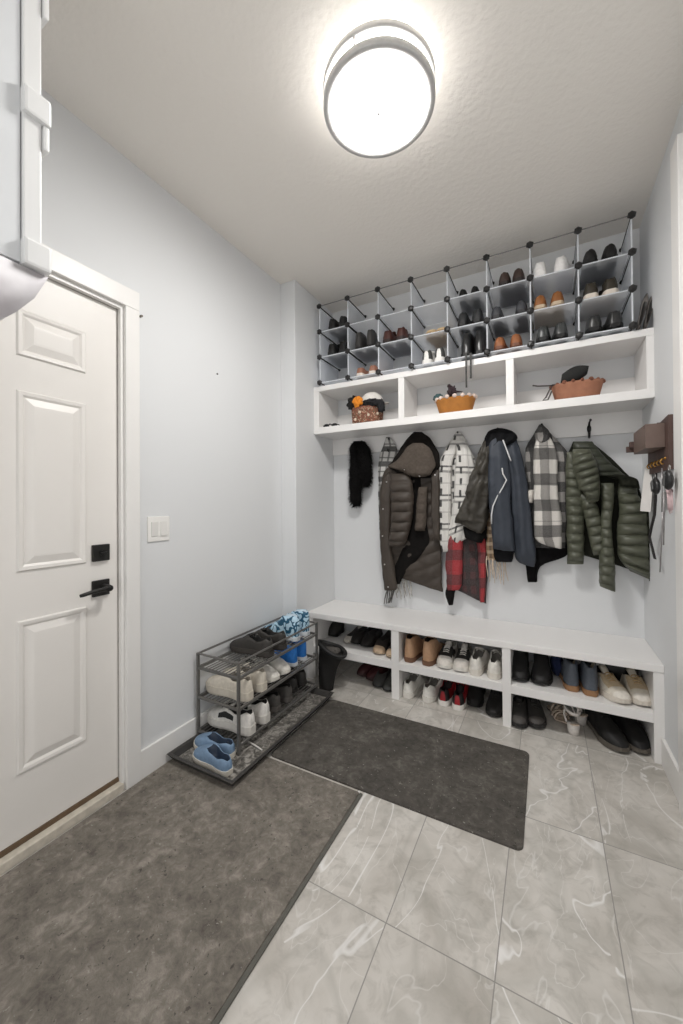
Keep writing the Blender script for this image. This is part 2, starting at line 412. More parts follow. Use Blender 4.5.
for z in (kz[3],):
    for i in range(8):
        bm = BM(); tube(bm, [L3(kx[i], YF, z), L3(kx[i + 1], YF, z)], .0028, 6); obj('front_rod', bm, RACKM, oz)

# ------------------------------------------------------------------ shoes
WTAB = [(0, .30), (.03, .50), (.08, .62), (.2, .70), (.35, .70), (.5, .82), (.65, .98), (.74, 1.0), (.84, .90), (.92, .72), (.965, .5), (1, .22)]
PTAB = [(0, .28), (.03, .46), (.08, .58), (.2, .64), (.35, .66), (.5, .80), (.65, .96), (.72, .97), (.82, .80), (.9, .58), (.96, .36), (1, .10)]
TS = [0, .02, .05, .08, .13, .2, .27, .34, .38, .42, .46, .5, .55, .6, .66, .72, .78, .84, .88, .92, .95, .975, .99, 1]
STY = dict(
    sneaker=dict(L=.285, W=.102, z0=.030, hs=[(0, .085), (.08, .098), (.2, .080), (.32, .074), (.44, .090), (.52, .098), (.68, .076), (.84, .058), (.94, .048), (.985, .036), (1, .031)], op=.47, lace=1, tongue=1),
    chunky=dict(L=.30, W=.112, z0=.042, hs=[(0, .10), (.08, .112), (.2, .092), (.32, .086), (.44, .10), (.52, .11), (.68, .09), (.84, .074), (.94, .064), (.985, .050), (1, .044)], op=.47, lace=1, tongue=1),
    boot=dict(L=.285, W=.10, z0=.026, hs=[(0, .150), (.1, .158), (.36, .152), (.44, .130), (.52, .105), (.66, .085), (.84, .066), (.94, .052), (.985, .036), (1, .028)], op=.38, lace=0, tongue=0),
    laceboot=dict(L=.285, W=.102, z0=.028, hs=[(0, .140), (.1, .148), (.34, .142), (.44, .126), (.52, .105), (.66, .085), (.84, .066), (.94, .052), (.985, .038), (1, .030)], op=.36, lace=1, tongue=1),
    dress=dict(L=.28, W=.096, z0=.012, hs=[(0, .078), (.1, .086), (.25, .070), (.38, .068), (.5, .082), (.65, .068), (.84, .048), (.94, .036), (.985, .022), (1, .014)], op=.44, lace=1, tongue=0, heel=.018),
    loafer=dict(L=.27, W=.092, z0=.012, hs=[(0, .070), (.1, .074), (.3, .058), (.5, .058), (.6, .066), (.74, .056), (.86, .044), (.94, .034), (.985, .022), (1, .013)], op=.55, lace=0, tongue=0, heel=.014),
    flat=dict(L=.245, W=.082, z0=.008, hs=[(0, .055), (.1, .058), (.3, .042), (.55, .036), (.68, .040), (.8, .036), (.9, .030), (.97, .020), (1, .010)], op=.64, lace=0, tongue=0, heel=.012, pt=1),
    slipon=dict(L=.275, W=.100, z0=.026, hs=[(0, .070), (.1, .078), (.3, .066), (.48, .076), (.58, .086), (.72, .074), (.85, .060), (.94, .048), (.985, .035), (1, .028)], op=.52, lace=0, tongue=0),
)
def build_shoe(root, sty, cu, cs, cl=(60, 58, 56), toe=None, heel=None, lace_c=None, stripe=None, vamp=None, sc=1, toe_t=.86, rough=.6, upmat=None, solemat=None, heelmat=None):
    P = STY[sty]; L, W, z0 = P['L'], P['W'], P['z0'] + P.get('heel', 0) * .35
    tab = PTAB if P.get('pt') else WTAB
    z_ = lambda c: M('leather_%d_%d_%d' % tuple(c), c, rough, var=.10, nscale=55, bump=.15)
    mats = [upmat or z_(cu), z_(cl), z_(toe or cu), heelmat or z_(heel or cu), z_(stripe or cu), z_(vamp or cu)]
    def cx(t): return W * .07 * sin(PI * max(0, t - .2) / .8) * 1.0
    hz = P.get('heel', 0)
    def lift(t): return hz * (1 - min(1, max(0, (t - .3) / .35)) ** 1) if hz else 0
    rings = []; opn = []
    for t in TS:
        w = lerp_tab(tab, t) * W / 2 * .97; h = lerp_tab(P['hs'], t)
        lf = lift(t); zb = z0 * .8 + lf * .8; top = h + lf * .6
        if top < zb + .006: top = zb + .006
        o = 0 if t < .045 else (1 if t < P['op'] else max(0, 1 - (t - P['op']) / .09))
        hh = top - zb
        zc = zb + .012
        cl_ = [(1, 0), (1.0, .36), (.86, .74), (.62, .93), (.42, .98), (.2, 1), (0, 1.0)]
        nr = .70 + .30 * min(1, max(0, (t - .04) / .16)); op_ = [(1, 0), (1.03, .38), (.92 * (nr * .5 + .5), .80), (.82 * nr, 1.0), (.70 * nr, .985), (.60 * nr, .3), (0, None)]
        pr = []
        for (a, b), (c, d) in zip(cl_, op_):
            zd = zc if d is None else (zb + d * hh if d not in (.3,) else zc)
            pr.append(((a + (c - a) * o) * w, (zb + b * hh) * (1 - o) + zd * o))
        ring = [(-x + cx(t), t * L, z) for x, z in pr] + [(x + cx(t), t * L, z) for x, z in pr[-2::-1]]
        rings.append(ring); opn.append(o)
    bm = BM(); nj = 13
    def mi(i, j):
        t = TS[i]
        if 4 <= j <= 7 and opn[i] > .5: return 1
        if vamp and P['op'] + .02 < t < P['op'] + .26 and 2 <= j <= 9: return 5
        if t >= toe_t: return 2
        if t < .13: return 3
        if stripe and .3 < t < .62 and j in (1, 10): return 4
        return 0
    loft(bm, rings, False, True, True, mi)
    up = obj('upper', bm, mats, root, True)
    # sole
    bm = BM(); rr = []
    for t in TS:
        w = lerp_tab(tab, t) * W / 2 * 1.05 + .001; y = (t - .5) * L * 1.025 + .5 * L
        lf = lift(t); za = lf * .8; zt = z0 + lf * .8
        spring = .012 * max(0, (t - .8) / .2) ** 2
        th = zt - za
        rr.append([(cx(t) - w * .94, y, za + spring), (cx(t) - w, y, za + spring + th * .3), (cx(t) - w * .98, y, zt), (cx(t), y, zt), (cx(t) + w * .98, y, zt), (cx(t) + w, y, za + spring + th * .3), (cx(t) + w * .94, y, za + spring)])
    loft(bm, rr, True); so = obj('sole', bm, solemat or M('rubber_%d_%d_%d' % tuple(cs), cs, .6, var=.06), root, False)
    if hz:
        bm = BM(); hr = []
        for z in (0, hz * .8):
            ring = []
            for k in range(13):
                a = PI + PI * k / 12; ring.append((W * .33 * cos(a), .05 + .05 * sin(a) + .0, z))
            ring += [(W * .33, .065, z), (-W * .33, .065, z)]; hr.append(ring)
        loft(bm, hr); obj('heel', bm, M('rubber_%d_%d_%d' % tuple(cs), cs, .6), root)
    if P['lace']:
        bm = BM(); lc = lace_c or cu
        t0, t1 = P['op'] + .01, P['op'] + .20
        for i in range(5):
            t = t0 + (t1 - t0) * i / 4; w = lerp_tab(tab, t) * W / 2 * .46; h = lerp_tab(P['hs'], t) + lift(t) * .6
            tube(bm, [(cx(t) - w, t * L + .004, h - .010), (cx(t) - w * .6, t * L, h + .0005), (cx(t), t * L - .002, h + .003), (cx(t) + w * .6, t * L, h + .0005), (cx(t) + w, t * L + .004, h - .010)], .0032, 6)
        obj('laces', bm, M('lace_%d_%d_%d' % tuple(lc), lc, .8), root, True)
    if P['tongue']:
        bm = BM(); t = P['op']; h = lerp_tab(P['hs'], t + .04); rr = []
        for k in range(5):
            s = k / 4; y = (t + .07) * L - s * .05; z = h - .004 + s * .026; w = W * (.16 + .06 * s)
            rr.append([(cx(t) - w, y, z - .010), (cx(t) - w * .6, y + .001, z), (cx(t) + w * .6, y + .001, z), (cx(t) + w, y, z - .010), (cx(t) + w * .6, y - .006, z - .006), (cx(t) - w * .6, y - .006, z - .006)])
        loft(bm, rr); obj('tongue', bm, mats[0], root, True)
    root.scale = (sc, sc, sc)
    return L * sc

def pair(name, sty, spots, labels, group, out='toe', rots=(0, 0), **kw):
    """spots: two (x, ytip, z); out tells which end stands at ytip towards the room"""
    root = None
    for i, ((x, y, z), lb) in enumerate(zip(spots, labels)):
        if root is None:
            root = thing(name, lb, 'boot' if 'boot' in name else ('sneaker' if 'sneaker' in name else 'shoe'), (0, 0, 0), 0, group)
            L = build_shoe(root, sty, **kw); o = root
            sx = root.scale[0]
        else:
            o = dup(root, (0, 0, 0), 0, lb, mirror=True)
        a = radians(rots[i]) + (PI if out == 'toe' else 0)
        d = Vector((-sin(a), cos(a), 0))          # toe direction
        tip = Vector((x, y, z))
        o.location = tip - d * L * 1.01 if out == 'toe' else tip + d * .008
        o.rotation_euler = (0, 0, a)
def PX(px, Y, z):
    """x on the line (y=Y, height z) at a column of the photo"""
    a = AY(px, 500, Y); b = AY(px, 300, Y); k = (z - a.z) / (b.z - a.z); return a.x + (b.x - a.x) * k

GC = 'shoes in the clear cubes'
W_ = ['leftmost', 'second', 'third', 'fourth', 'fifth', 'sixth', 'seventh', 'rightmost']
def cube_pair(desc, name, sty, col, row, pxs, out, yt=2.372, dz=0, **kw):
    z = kz[row] + .0055
    rn = ['bottom', 'middle', 'top'][row]; place = 'in %s cube of the %s row' % (W_[col] , rn)
    sp = [(PX(p, yt, z + .03), yt, z) for p in pxs]
    pair(name, sty, sp, ['left %s %s' % (desc, place), 'right %s %s' % (desc, place)], GC, out, **kw)
K = (15, 14, 14); K2 = (44, 43, 42); BR = (60, 38, 30)
cube_pair('black slip-on shoe', 'slip_on_shoe', 'loafer', 0, 2, (330.5, 341), 'heel', cu=K, cs=(30, 30, 30), sc=1.05)
cube_pair('black lace-up shoe', 'lace_up_shoe', 'sneaker', 0, 1, (330, 341), 'heel', cu=K, cs=(30, 30, 30), sc=1.0)
cube_pair('dark grey short boot', 'ankle_boot', 'boot', 1, 1, (357, 368.5), 'heel', cu=(52, 50, 49), cs=K, sc=.82)
cube_pair('white and brown small shoe', 'small_shoe', 'slipon', 1, 0, (358.5, 371), 'heel', cu=(150, 104, 84), cs=(225, 215, 205), toe=(226, 218, 212), sc=.84, cl=(220, 210, 200))
cube_pair('dark maroon shoe', 'lace_up_shoe', 'sneaker', 2, 1, (386, 399.5), 'heel', cu=(70, 36, 30), cs=(40, 28, 26), lace_c=(200, 190, 180), sc=1.0)
cube_pair('pale tan flat shoe', 'flat_shoe', 'loafer', 3, 1, (430, 440), 'toe', cu=(206, 180, 140), cs=(190, 160, 120), sc=.9, cl=(210, 190, 150))
cube_pair('white sneaker with a black heel stripe', 'sneaker', 'sneaker', 3, 0, (426, 438.5), 'heel', cu=(232, 230, 226), cs=(228, 226, 222), heel=(70, 70, 68), sc=.98)
cube_pair('black pointed shoe', 'flat_shoe', 'flat', 4, 2, (462, 474), 'heel', yt=2.40, cu=K, cs=K, sc=1.0)
cube_pair('black round-toe shoe', 'slip_on_shoe', 'dress', 4, 1, (462, 476.5), 'heel', cu=(36, 37, 39), cs=K, sc=1.0)
cube_pair('black shiny ankle boot with dangling straps', 'ankle_boot', 'boot', 4, 0, (465.5, 479), 'heel', cu=(34, 34, 35), cs=K, sc=.98, rough=.3)
cube_pair('dark brown shoe', 'slip_on_shoe', 'loafer', 5, 2, (504, 518), 'heel', cu=(62, 46, 40), cs=(40, 32, 30), sc=1.05)
cube_pair('charcoal round-toe shoe', 'slip_on_shoe', 'loafer', 5, 1, (496, 521), 'heel', cu=(62, 63, 68), cs=(40, 40, 42), sc=1.0)
cube_pair('orange-brown leather shoe', 'dress_shoe', 'loafer', 5, 0, (499, 515.5), 'heel', cu=(146, 90, 54), cs=(110, 64, 40), sc=1.02)
cube_pair('white canvas shoe', 'sneaker', 'sneaker', 6, 2, (541, 559), 'heel', cu=(240, 238, 236), cs=(238, 236, 234), cl=(225, 225, 222), rots=(10, -16), sc=.98)
cube_pair('brown suede shoe', 'suede_shoe', 'loafer', 6, 1, (540, 557.5), 'heel', cu=(140, 88, 44), cs=(196, 176, 150), sc=1.06)
cube_pair('grey-black leather shoe', 'dress_shoe', 'dress', 6, 0, (543, 561), 'heel', cu=(62, 64, 64), cs=K, sc=1.05, rough=.35)
cube_pair('black pointed shoe', 'flat_shoe', 'flat', 7, 2, (591, 611), 'heel', cu=(24, 22, 22), cs=K, sc=1.3)
cube_pair('dark olive sneaker with white sole', 'sneaker', 'sneaker', 7, 1, (591.5, 611.5), 'heel', cu=(54, 48, 38), cs=(222, 212, 200), sc=1.0)
cube_pair('black leather shoe', 'dress_shoe', 'dress', 7, 0, (595, 616), 'heel', cu=(48, 48, 48), cs=K, sc=1.1, rough=.32)
# boot straps hanging from the black boots
bm = BM()
x0 = PX(466.5, 2.345, 2.09); x1 = PX(471, 2.345, 2.09)
for x, zb, w in ((x0, 1.90, .005), (x1, 1.95, .006)):
    rr = []
    for y, z in ((2.40, 2.105), (2.358, 2.109), (2.336, 2.10), (2.332, 2.07), (2.334, 2.0), (2.336, zb)):
        rr.append([(x - w, y, z), (x + w, y, z), (x + w, y - .003, z - .002), (x - w, y - .003, z - .002)])
    loft(bm, rr)
tag(obj('boot_strap', bm, M('strap_black', (40, 38, 36), .6)), 'two thin black straps hanging over the shelf edge from the black boots', 'strap')
# grey pointed shoes leaning at the right wall
for i, (xx, tip, lb) in enumerate(((.412, .462, 'grey pointed flat standing toe-up, left of the two beside the cubes'), (.440, .476, 'grey pointed flat standing toe-up, right of the two beside the cubes'))):
    if i == 0:
        gp = thing('pointed_flat', lb, 'shoe', (0, 0, 0), 0, 'grey flats standing at the right wall'); build_shoe(gp, 'flat', cu=(112, 106, 102), cs=(80, 76, 74), sc=.8); o = gp; gp.scale = (.36, .8, .8)
    else:
        o = dup(gp, (0, 0, 0), 0, lb)
    o.location = (xx, 2.402 + .0 * i, 2.078); o.rotation_euler = (radians(80), radians(14), 0)

GB = 'shoes in the bench cubbies'
def bench_pair(desc, where, name, sty, upper, pxs, yts, out, **kw):
    z = .2315 if upper else .0015
    sp = [(PX(p, y, z + .03), y, z) for p, y in zip(pxs, yts)]
    pair(name, sty, sp, ['left %s %s' % (desc, where), 'right %s %s' % (desc, where)], GB, out, **kw)
UM, LM, UR, LR, UL, LL = ['on the %s shelf' % a if 'upper' in a else 'on the floor under the %s bench section' % a for a in ('upper middle bench', 'middle', 'upper right bench', 'right', 'upper left bench', 'left')]
bench_pair('tan suede ankle boot', UM, 'ankle_boot', 'laceboot', True, (408, 425.5), (2.29, 2.29), 'heel', cu=(180, 143, 112), cs=(112, 80, 60), cl=(50, 40, 34), rots=(0, -8), sc=1.03)
bench_pair('white sneaker with black panels', UM, 'sneaker', 'sneaker', True, (443.5, 458.5), (2.285, 2.285), 'toe', cu=(225, 221, 215), cs=(222, 218, 210), toe=(214, 208, 200), stripe=(34, 33, 32), vamp=(40, 39, 38), lace_c=(225, 221, 215), cl=(30, 30, 30), sc=.98)
bench_pair('plain white sneaker', UM, 'sneaker', 'sneaker', True, (474.5, 492.5), (2.285, 2.285), 'heel', cu=(226, 222, 214), cs=(218, 212, 202), cl=(120, 116, 110), sc=1.06, rots=(0, -6))
bench_pair('clean white sneaker', LM, 'sneaker', 'sneaker', False, (406.5, 425), (2.30, 2.305), 'heel', cu=(228, 225, 218), cs=(222, 218, 210), cl=(130, 126, 120), sc=1.04, rots=(0, -14))
bench_pair('red and black sneaker with white sole', LM, 'sneaker', 'sneaker', False, (442.5, 457), (2.31, 2.30), 'heel', cu=(150, 26, 34), cs=(228, 224, 218), heel=(30, 28, 28), toe=(150, 26, 34), cl=(36, 20, 22), sc=1.02)
bench_pair('black low shoe', LM, 'slip_on_shoe', 'sneaker', False, (473.5, 492.5), (2.37, 2.315), 'toe', cu=(30, 28, 27), cs=(28, 27, 26), sc=.98)
bench_pair('black ankle boot', UR, 'ankle_boot', 'boot', True, (519.5, 540), (2.31, 2.315), 'toe', cu=(36, 35, 35), cs=K, sc=1.04)
bench_pair('navy boot with cream lining and tan sole', UR, 'ankle_boot', 'laceboot', True, (573, 591), (2.325, 2.31), 'heel', cu=(82, 88, 97), cs=(150, 112, 78), cl=(224, 214, 196), lace_c=(60, 66, 80), sc=1.02, rots=(6, 0))
bench_pair('dirty white sneaker with tan details', UR, 'sneaker', 'sneaker', True, (627, 645), (2.285, 2.30), 'toe', cu=(218, 210, 196), cs=(212, 204, 192), lace_c=(180, 152, 112), vamp=(196, 176, 146), cl=(120, 100, 76), toe=(224, 218, 208), sc=1.0, rots=(24, 10))
bench_pair('black sneaker', LR, 'sneaker', 'sneaker', False, (518.5, 537), (2.262, 2.30), 'toe', cu=(42, 40, 38), cs=(36, 35, 34), sc=1.0, rots=(0, 10), toe=(74, 70, 67))
bench_pair('big black boot', LR, 'work_boot', 'laceboot', False, (625, 644), (2.27, 2.30), 'toe', cu=(17, 16, 16), cs=(92, 86, 78), sc=1.06, rots=(24, 16))
bench_pair('black strapped shoe', UL, 'strap_shoe', 'loafer', True, (354, 363.5), (2.40, 2.385), 'toe', cu=(38, 35, 33), cs=K, sc=1.05)
bench_pair('dark loafer with pale tan toe', UL, 'loafer', 'loafer', True, (377, 389.5), (2.31, 2.295), 'toe', cu=(52, 46, 43), cs=(190, 168, 142), toe=(196, 170, 142), sc=1.05, toe_t=.80)
bench_pair('dark red slipper', LL, 'slipper', 'slipon', False, (358, 367), (2.44, 2.41), 'toe', cu=(66, 26, 28), cs=(60, 40, 38), cl=(40, 22, 22), sc=.9, rots=(-28, -28))
bench_pair('dark grey low shoe', LL, 'slip_on_shoe', 'loafer', False, (376.5, 386), (2.335, 2.315), 'toe', cu=(70, 70, 68), cs=(40, 40, 40), sc=1.0)
# white heeled shoe on the upper left shelf
wh = thing('heeled_shoe', 'pale heeled shoe standing alone on the upper left bench shelf', 'shoe', (PX(347, 2.42, .26), 2.42, .2315), PI, GB)
build_shoe(wh, 'flat', cu=(214, 208, 198), cs=(200, 192, 180), sc=.95); wh.location.y = 2.63
for i, (px, y) in enumerate(((320, 2.47), (331, 2.47))):
    lb = '%s dark tall boot in the shaded left end of the bench' % ('left', 'right')[i]
    if i == 0:
        tb = thing('tall_boot', lb, 'boot', (0, 0, 0), 0, GB); build_shoe(tb, 'boot', cu=(46, 44, 42), cs=K, sc=.7); tb.scale = (.9, .6, 1.0); o = tb
    else: o = dup(tb, (0, 0, 0), 0, lb)
    o.location = (PX(px, y, .3), y + .17, .2315); o.rotation_euler = (0, 0, PI)
# dark blue folded cloth behind navy boots
def blob(bm, c, r, sc, amp=.2, fr=6, sub=4, seed=0):
    b2 = BM(); bmesh.ops.create_icosphere(b2, subdivisions=sub, radius=1)
    for v in b2.verts:
        k = 1 + amp * noise.noise(v.co * fr * .3 + Vector((seed, seed * 2, 0)))
        v.co = Vector((v.co.x * sc[0], v.co.y * sc[1], v.co.z * sc[2])) * r * k + Vector(c)
    me = bpy.data.meshes.new('t'); b2.to_mesh(me); b2.free(); bm.from_mesh(me); bpy.data.meshes.remove(me)
bm = BM(); blob(bm, (PX(557, 2.50, .28), 2.53, .2925), .06, (.55, 1.2, 1), .15)
tag(obj('cloth_bundle', bm, M('navy_cloth', (26, 36, 70), .9), None, True), 'dark blue cloth bundle between black and navy boots in the bench', 'cloth')
bgp = thing('pouch', 'black pouch with white tag behind the dirty white sneakers in the bench', 'pouch', (.315, 2.55, .2315))
bm = BM(); blob(bm, (0, 0, .085), .085, (1.2, .7, .98), .12); obj('body', bm, M('nylon_black', (24, 23, 23), .45), bgp, True)
bm = BM(); box(bm, -.085, -.045, -.062, -.058, .10, .135, .001); obj('tag', bm, M('tag_white', (225, 224, 222), .5), bgp)
# beige strappy sandals
SAND = M('sandal_beige', (214, 196, 178), .55); SANDW = M('sandal_white', (226, 220, 214), .5)
sroot = None
for i, (px, y, rz, lb) in enumerate(((577, 2.33, 205, 'front beige strappy block-heel sandal under the right bench section'), (587, 2.46, 235, 'rear beige strappy sandal lying behind its mate under the bench'))):
    if i == 0:
        sroot = thing('sandal', lb, 'sandal', (0, 0, 0), 0, GB); sd = sroot
        bm = BM(); rr = []
        for t in TS:
            w = lerp_tab(PTAB, t) * .038; z = .052 * (1 - min(1, t / .62)) + .004
            rr.append([(-w, t * .23, z), (-w, t * .23, z + .007), (w, t * .23, z + .007), (w, t * .23, z)])
        loft(bm, rr); obj('sole', bm, SAND, sd)
        bm = BM(); lathe(bm, [(.026, 0), (.027, .02), (.031, .052)], (0, .034, 0), 20, cap0=True, cap1=True); obj('heel', bm, SANDW, sd, True)
        for ya, hh in ((.155, .05), (.185, .042)):
            bm = BM(); rr = []
            for k in range(11):
                a = PI * k / 10; w = .040; rr.append([(w * cos(a), ya - .008, .012 + hh * .8 * sin(a)), (w * cos(a), ya + .008, .012 + hh * .8 * sin(a) - .003), (w * .93 * cos(a), ya + .008, .010 + hh * .72 * sin(a)), (w * .93 * cos(a), ya - .008, .010 + hh * .74 * sin(a))])
            loft(bm, rr); obj('toe_strap', bm, SAND, sd, True)
        bm = BM(); rr = []
        for k in range(25):
            a = 2 * PI * k / 24; p = Vector((.034 * cos(a), .045 + .042 * sin(a), .125 + .012 * sin(a)))
            rr.append([p + Vector((0, 0, -.008)), p + Vector((0, 0, .008)), p * 1 + Vector((.003 * cos(a), .003 * sin(a), .008)), p + Vector((.003 * cos(a), .003 * sin(a), -.008))])
        loft(bm, rr, True, False, False)
        for s in (-1, 1): tube(bm, [(s * .034, .05, .12), (s * .035, .06, .09), (s * .03, .045, .055)], .005, 6)
        obj('ankle_strap', bm, SANDW, sd, True); o = sroot
    else: o = dup(sroot, (0, 0, 0), 0, lb)
    o.location = (PX(px, y, .02), y, .001); o.rotation_euler = (0, 0, radians(rz - 180))

# ------------------------------------------------------------------ boot tray + rack
tr = thing('boot_tray', 'long black boot tray with a wet gritty bed under the shoe rack', 'tray', (-1.385, 1.649, .0085), 0)
TX, TY = .204, .438
def frame_ring(o_, z): return [(-TX - o_, -TY - o_, z), (TX + o_, -TY - o_, z), (TX + o_, TY + o_, z), (-TX - o_, TY + o_, z)]
bm = BM(); loft(bm, [frame_ring(-.02, 0), frame_ring(0, .030), frame_ring(.004, .034), frame_ring(-.006, .036), frame_ring(-.014, .033), frame_ring(-.028, .008)], True, True, True); obj('rim', bm, TRAYM, tr)
bm = BM(); loft(bm, [frame_ring(-.03, .0085), frame_ring(-.032, .011)]); obj('tray_bed', bm, TRAYBED, tr)
rk = thing('shoe_rack', 'three-tier dark metal shoe rack standing in the black tray', 'shoe rack', (-1.445, 1.735, .0195))
RX, RY0, RY1 = .137, -.348, .36
for sx in (-1, 1):
    for y in (RY0, RY1):
        bm = BM(); box(bm, sx * RX - .0065, sx * RX + .0065, y - .0065, y + .0065, 0, .442, .001); obj('post', bm, RACKM, rk)
    bm = BM(); tube(bm, [(sx * RX, RY0, .438), (sx * RX, RY1, .438)], .0055, 6); obj('guard_rail', bm, RACKM, rk)
for y in (RY0, RY1):
    bm = BM(); tube(bm, [(-RX, y, .438), (RX, y, .438)], .0055, 6); obj('guard_rail', bm, RACKM, rk)
MESHM = M('wire_mesh_grey', (120, 118, 115), .5, .4)
for zt in (.372, .222, .05):
    bm = BM()
    for sx in (-1, 1): box(bm, sx * RX - .007, sx * RX + .007, RY0, RY1, zt - .012, zt, .001)
    for y in (RY0, RY1): box(bm, -RX, RX, y - .006, y + .006, zt - .012, zt, .001)
    tier = obj('tier_frame', bm, RACKM, rk)
    bm = BM()
    for k in range(1, 12):
        x = -RX + 2 * RX * k / 12; tube(bm, [(x, RY0, zt - .003), (x, RY1, zt - .003)], .0022, 5)
    for k in range(1, 6):
        y = RY0 + (RY1 - RY0) * k / 6; tube(bm, [(-RX, y, zt - .006), (RX, y, zt - .006)], .003, 5)
    obj('wire_mesh', bm, MESHM, tier)
GR = 'shoes on the metal rack'
def rack_pair(desc, name, sty, tier, ys, xh, labels, out='heel', rots=(0, 0), **kw):
    z = .0195 + (.372, .222, .05)[tier] + .0015
    root = None
    for i, (y, lb) in enumerate(zip(ys, labels)):
        if root is None:
            root = thing(name, lb, 'sneaker' if 'sneaker' in name else 'shoe', (0, 0, 0), 0, GR); L = build_shoe(root, sty, **kw); o = root
        else: o = dup(root, (0, 0, 0), 0, lb, True)
        a = PI / 2 + radians(rots[i]) + (PI if out == 'toe' else 0)      # toe to -x when heel faces the room
        d = Vector((-sin(a), cos(a), 0)); p = Vector((xh, y, z))
        o.location = p + d * .008 if out == 'heel' else p - d * L
        o.rotation_euler = (0, 0, a)
XH = -1.314
def two(d, w): return ['nearer %s %s' % (d, w), 'farther %s %s' % (d, w)]
T0, T1, T2 = 'on the top tier of the metal rack', 'on the middle tier of the metal rack', 'on the bottom tier of the metal rack'
rack_pair('', 'sneaker', 'sneaker', 0, (1.655, 1.775), XH, two('black sneaker', T0), cu=(52, 49, 46), cs=(62, 58, 54), lace_c=(30, 29, 28), cl=(24, 23, 22), sc=1.0)
def squiggle():
    k = N('teal_squiggle_print'); a = k.noise(k.coord(), 20, 1, .3, .6); d = k.math('ABSOLUTE', k.math('SUBTRACT', a, .5))
    x = k.mix(k.math('LESS_THAN', d, .05), lin((188, 218, 236)), lin((30, 86, 116))); k.l(x, k.b.inputs['Base Color']); k.b.inputs['Roughness'].default_value = .5; return k.m
SQ = squiggle()
rack_pair('', 'patterned_boot', 'boot', 0, (1.925, 2.035), XH - .01, two('blue and white patterned high shoe', T0), cu=(196, 220, 236), cs=(228, 232, 236), cl=(210, 225, 236), sc=.96, upmat=SQ, heelmat=SQ)
rack_pair('', 'sneaker', 'chunky', 1, (1.475, 1.583), XH + .01, two('cream sneaker', T1), cu=(212, 204, 190), cs=(206, 198, 184), cl=(140, 132, 120), sc=.96)
rack_pair('', 'sneaker', 'sneaker', 1, (1.70, 1.80), XH, two('white lace-up sneaker', T1), out='toe', cu=(224, 220, 212), cs=(218, 214, 205), cl=(90, 86, 82), sc=.93)
rack_pair('', 'sneaker', 'boot', 1, (1.915, 2.015), XH - .02, two('bright blue shoe with white sole', T1), cu=(44, 122, 204), cs=(224, 228, 232), cl=(30, 60, 110), sc=.80)
rack_pair('', 'sneaker', 'chunky', 2, (1.485, 1.600), XH + .015, two('white sneaker with black details', T2), cu=(222, 219, 213), cs=(216, 212, 205), stripe=(30, 30, 30), heel=(232, 228, 222), cl=(40, 40, 40), lace_c=(30, 30, 30), sc=.98)
rack_pair('', 'sneaker', 'sneaker', 2, (1.715, 1.83), XH, two('dark grey sneaker', T2), cu=(74, 71, 68), cs=(88, 84, 80), cl=(30, 29, 28), sc=.98)
rack_pair('', 'sneaker', 'sneaker', 2, (1.94, 2.04), XH - .04, two('black low sneaker', T2), cu=(50, 48, 46), cs=(50, 48, 46), sc=.9)
# blue slip-ons on the tray
root = thing('slip_on_shoe', 'nearer denim-blue slip-on shoe at the near end of the tray', 'shoe', (0, 0, 0), 0, 'blue slip-ons on the tray')
build_shoe(root, 'slipon', cu=(118, 143, 170), cs=(218, 212, 200), cl=(22, 40, 62), sc=.88, toe=(138, 166, 196), toe_t=.9)
root.location = (-1.250, 1.268, .0205); root.rotation_euler = (0, 0, radians(84))
o = dup(root, (-1.322, 1.362, .0205), radians(90), 'farther denim-blue slip-on shoe, beside its mate on the tray', True)
# white loose cord on the tray
bm = BM(); tube(bm, [AY(px, py, 1.4) * 0 + on(2, .026, px, py) for px, py in ((243, 738), (249, 742), (256, 746), (262, 750))], .004, 6)
tag(obj('loose_lace', bm, M('lace_white', (225, 222, 216), .8), None, True), 'loose white lace lying on the tray bed', 'lace')
# black bag between rack and bench
bg = thing('black_bag', 'black fabric bag with a curved padded rim between rack and bench', 'bag', (-1.29, 2.178, .001))
bm = BM(); rr = []
for k in range(13):
    s = k / 12; z = .27 * s; w = .045 + .05 * s ** 1.5; d = .030 + .024 * s
    rr.append([(w * cos(a) + .045 * s ** 2 + .006 * sin(3 * a + 5 * s), d * sin(a) + .004 * sin(2 * a + 7 * s), z - .028 * s * cos(a)) for a in [2 * PI * j / 28 for j in range(28)]])
loft(bm, rr); obj('body', bm, M('bag_black', (26, 24, 23), .75, var=.2, nscale=60), bg, True)
bm = BM(); tube(bm, [(.097 * cos(a) + .045, .056 * sin(a), .275 - .03 * cos(a) + .008 * sin(2 * a)) for a in [2 * PI * j / 32 for j in range(33)]], .013, 8, False); obj('rim', bm, M('bag_rim', (22, 21, 21), .6), bg, True)
bm = BM(); blob(bm, (.035, 0, .262), .07, (1.05, .62, .3), .3); obj('lining', bm, M('bag_lining', (84, 80, 76), .9, var=.3, nscale=70), bg, True)

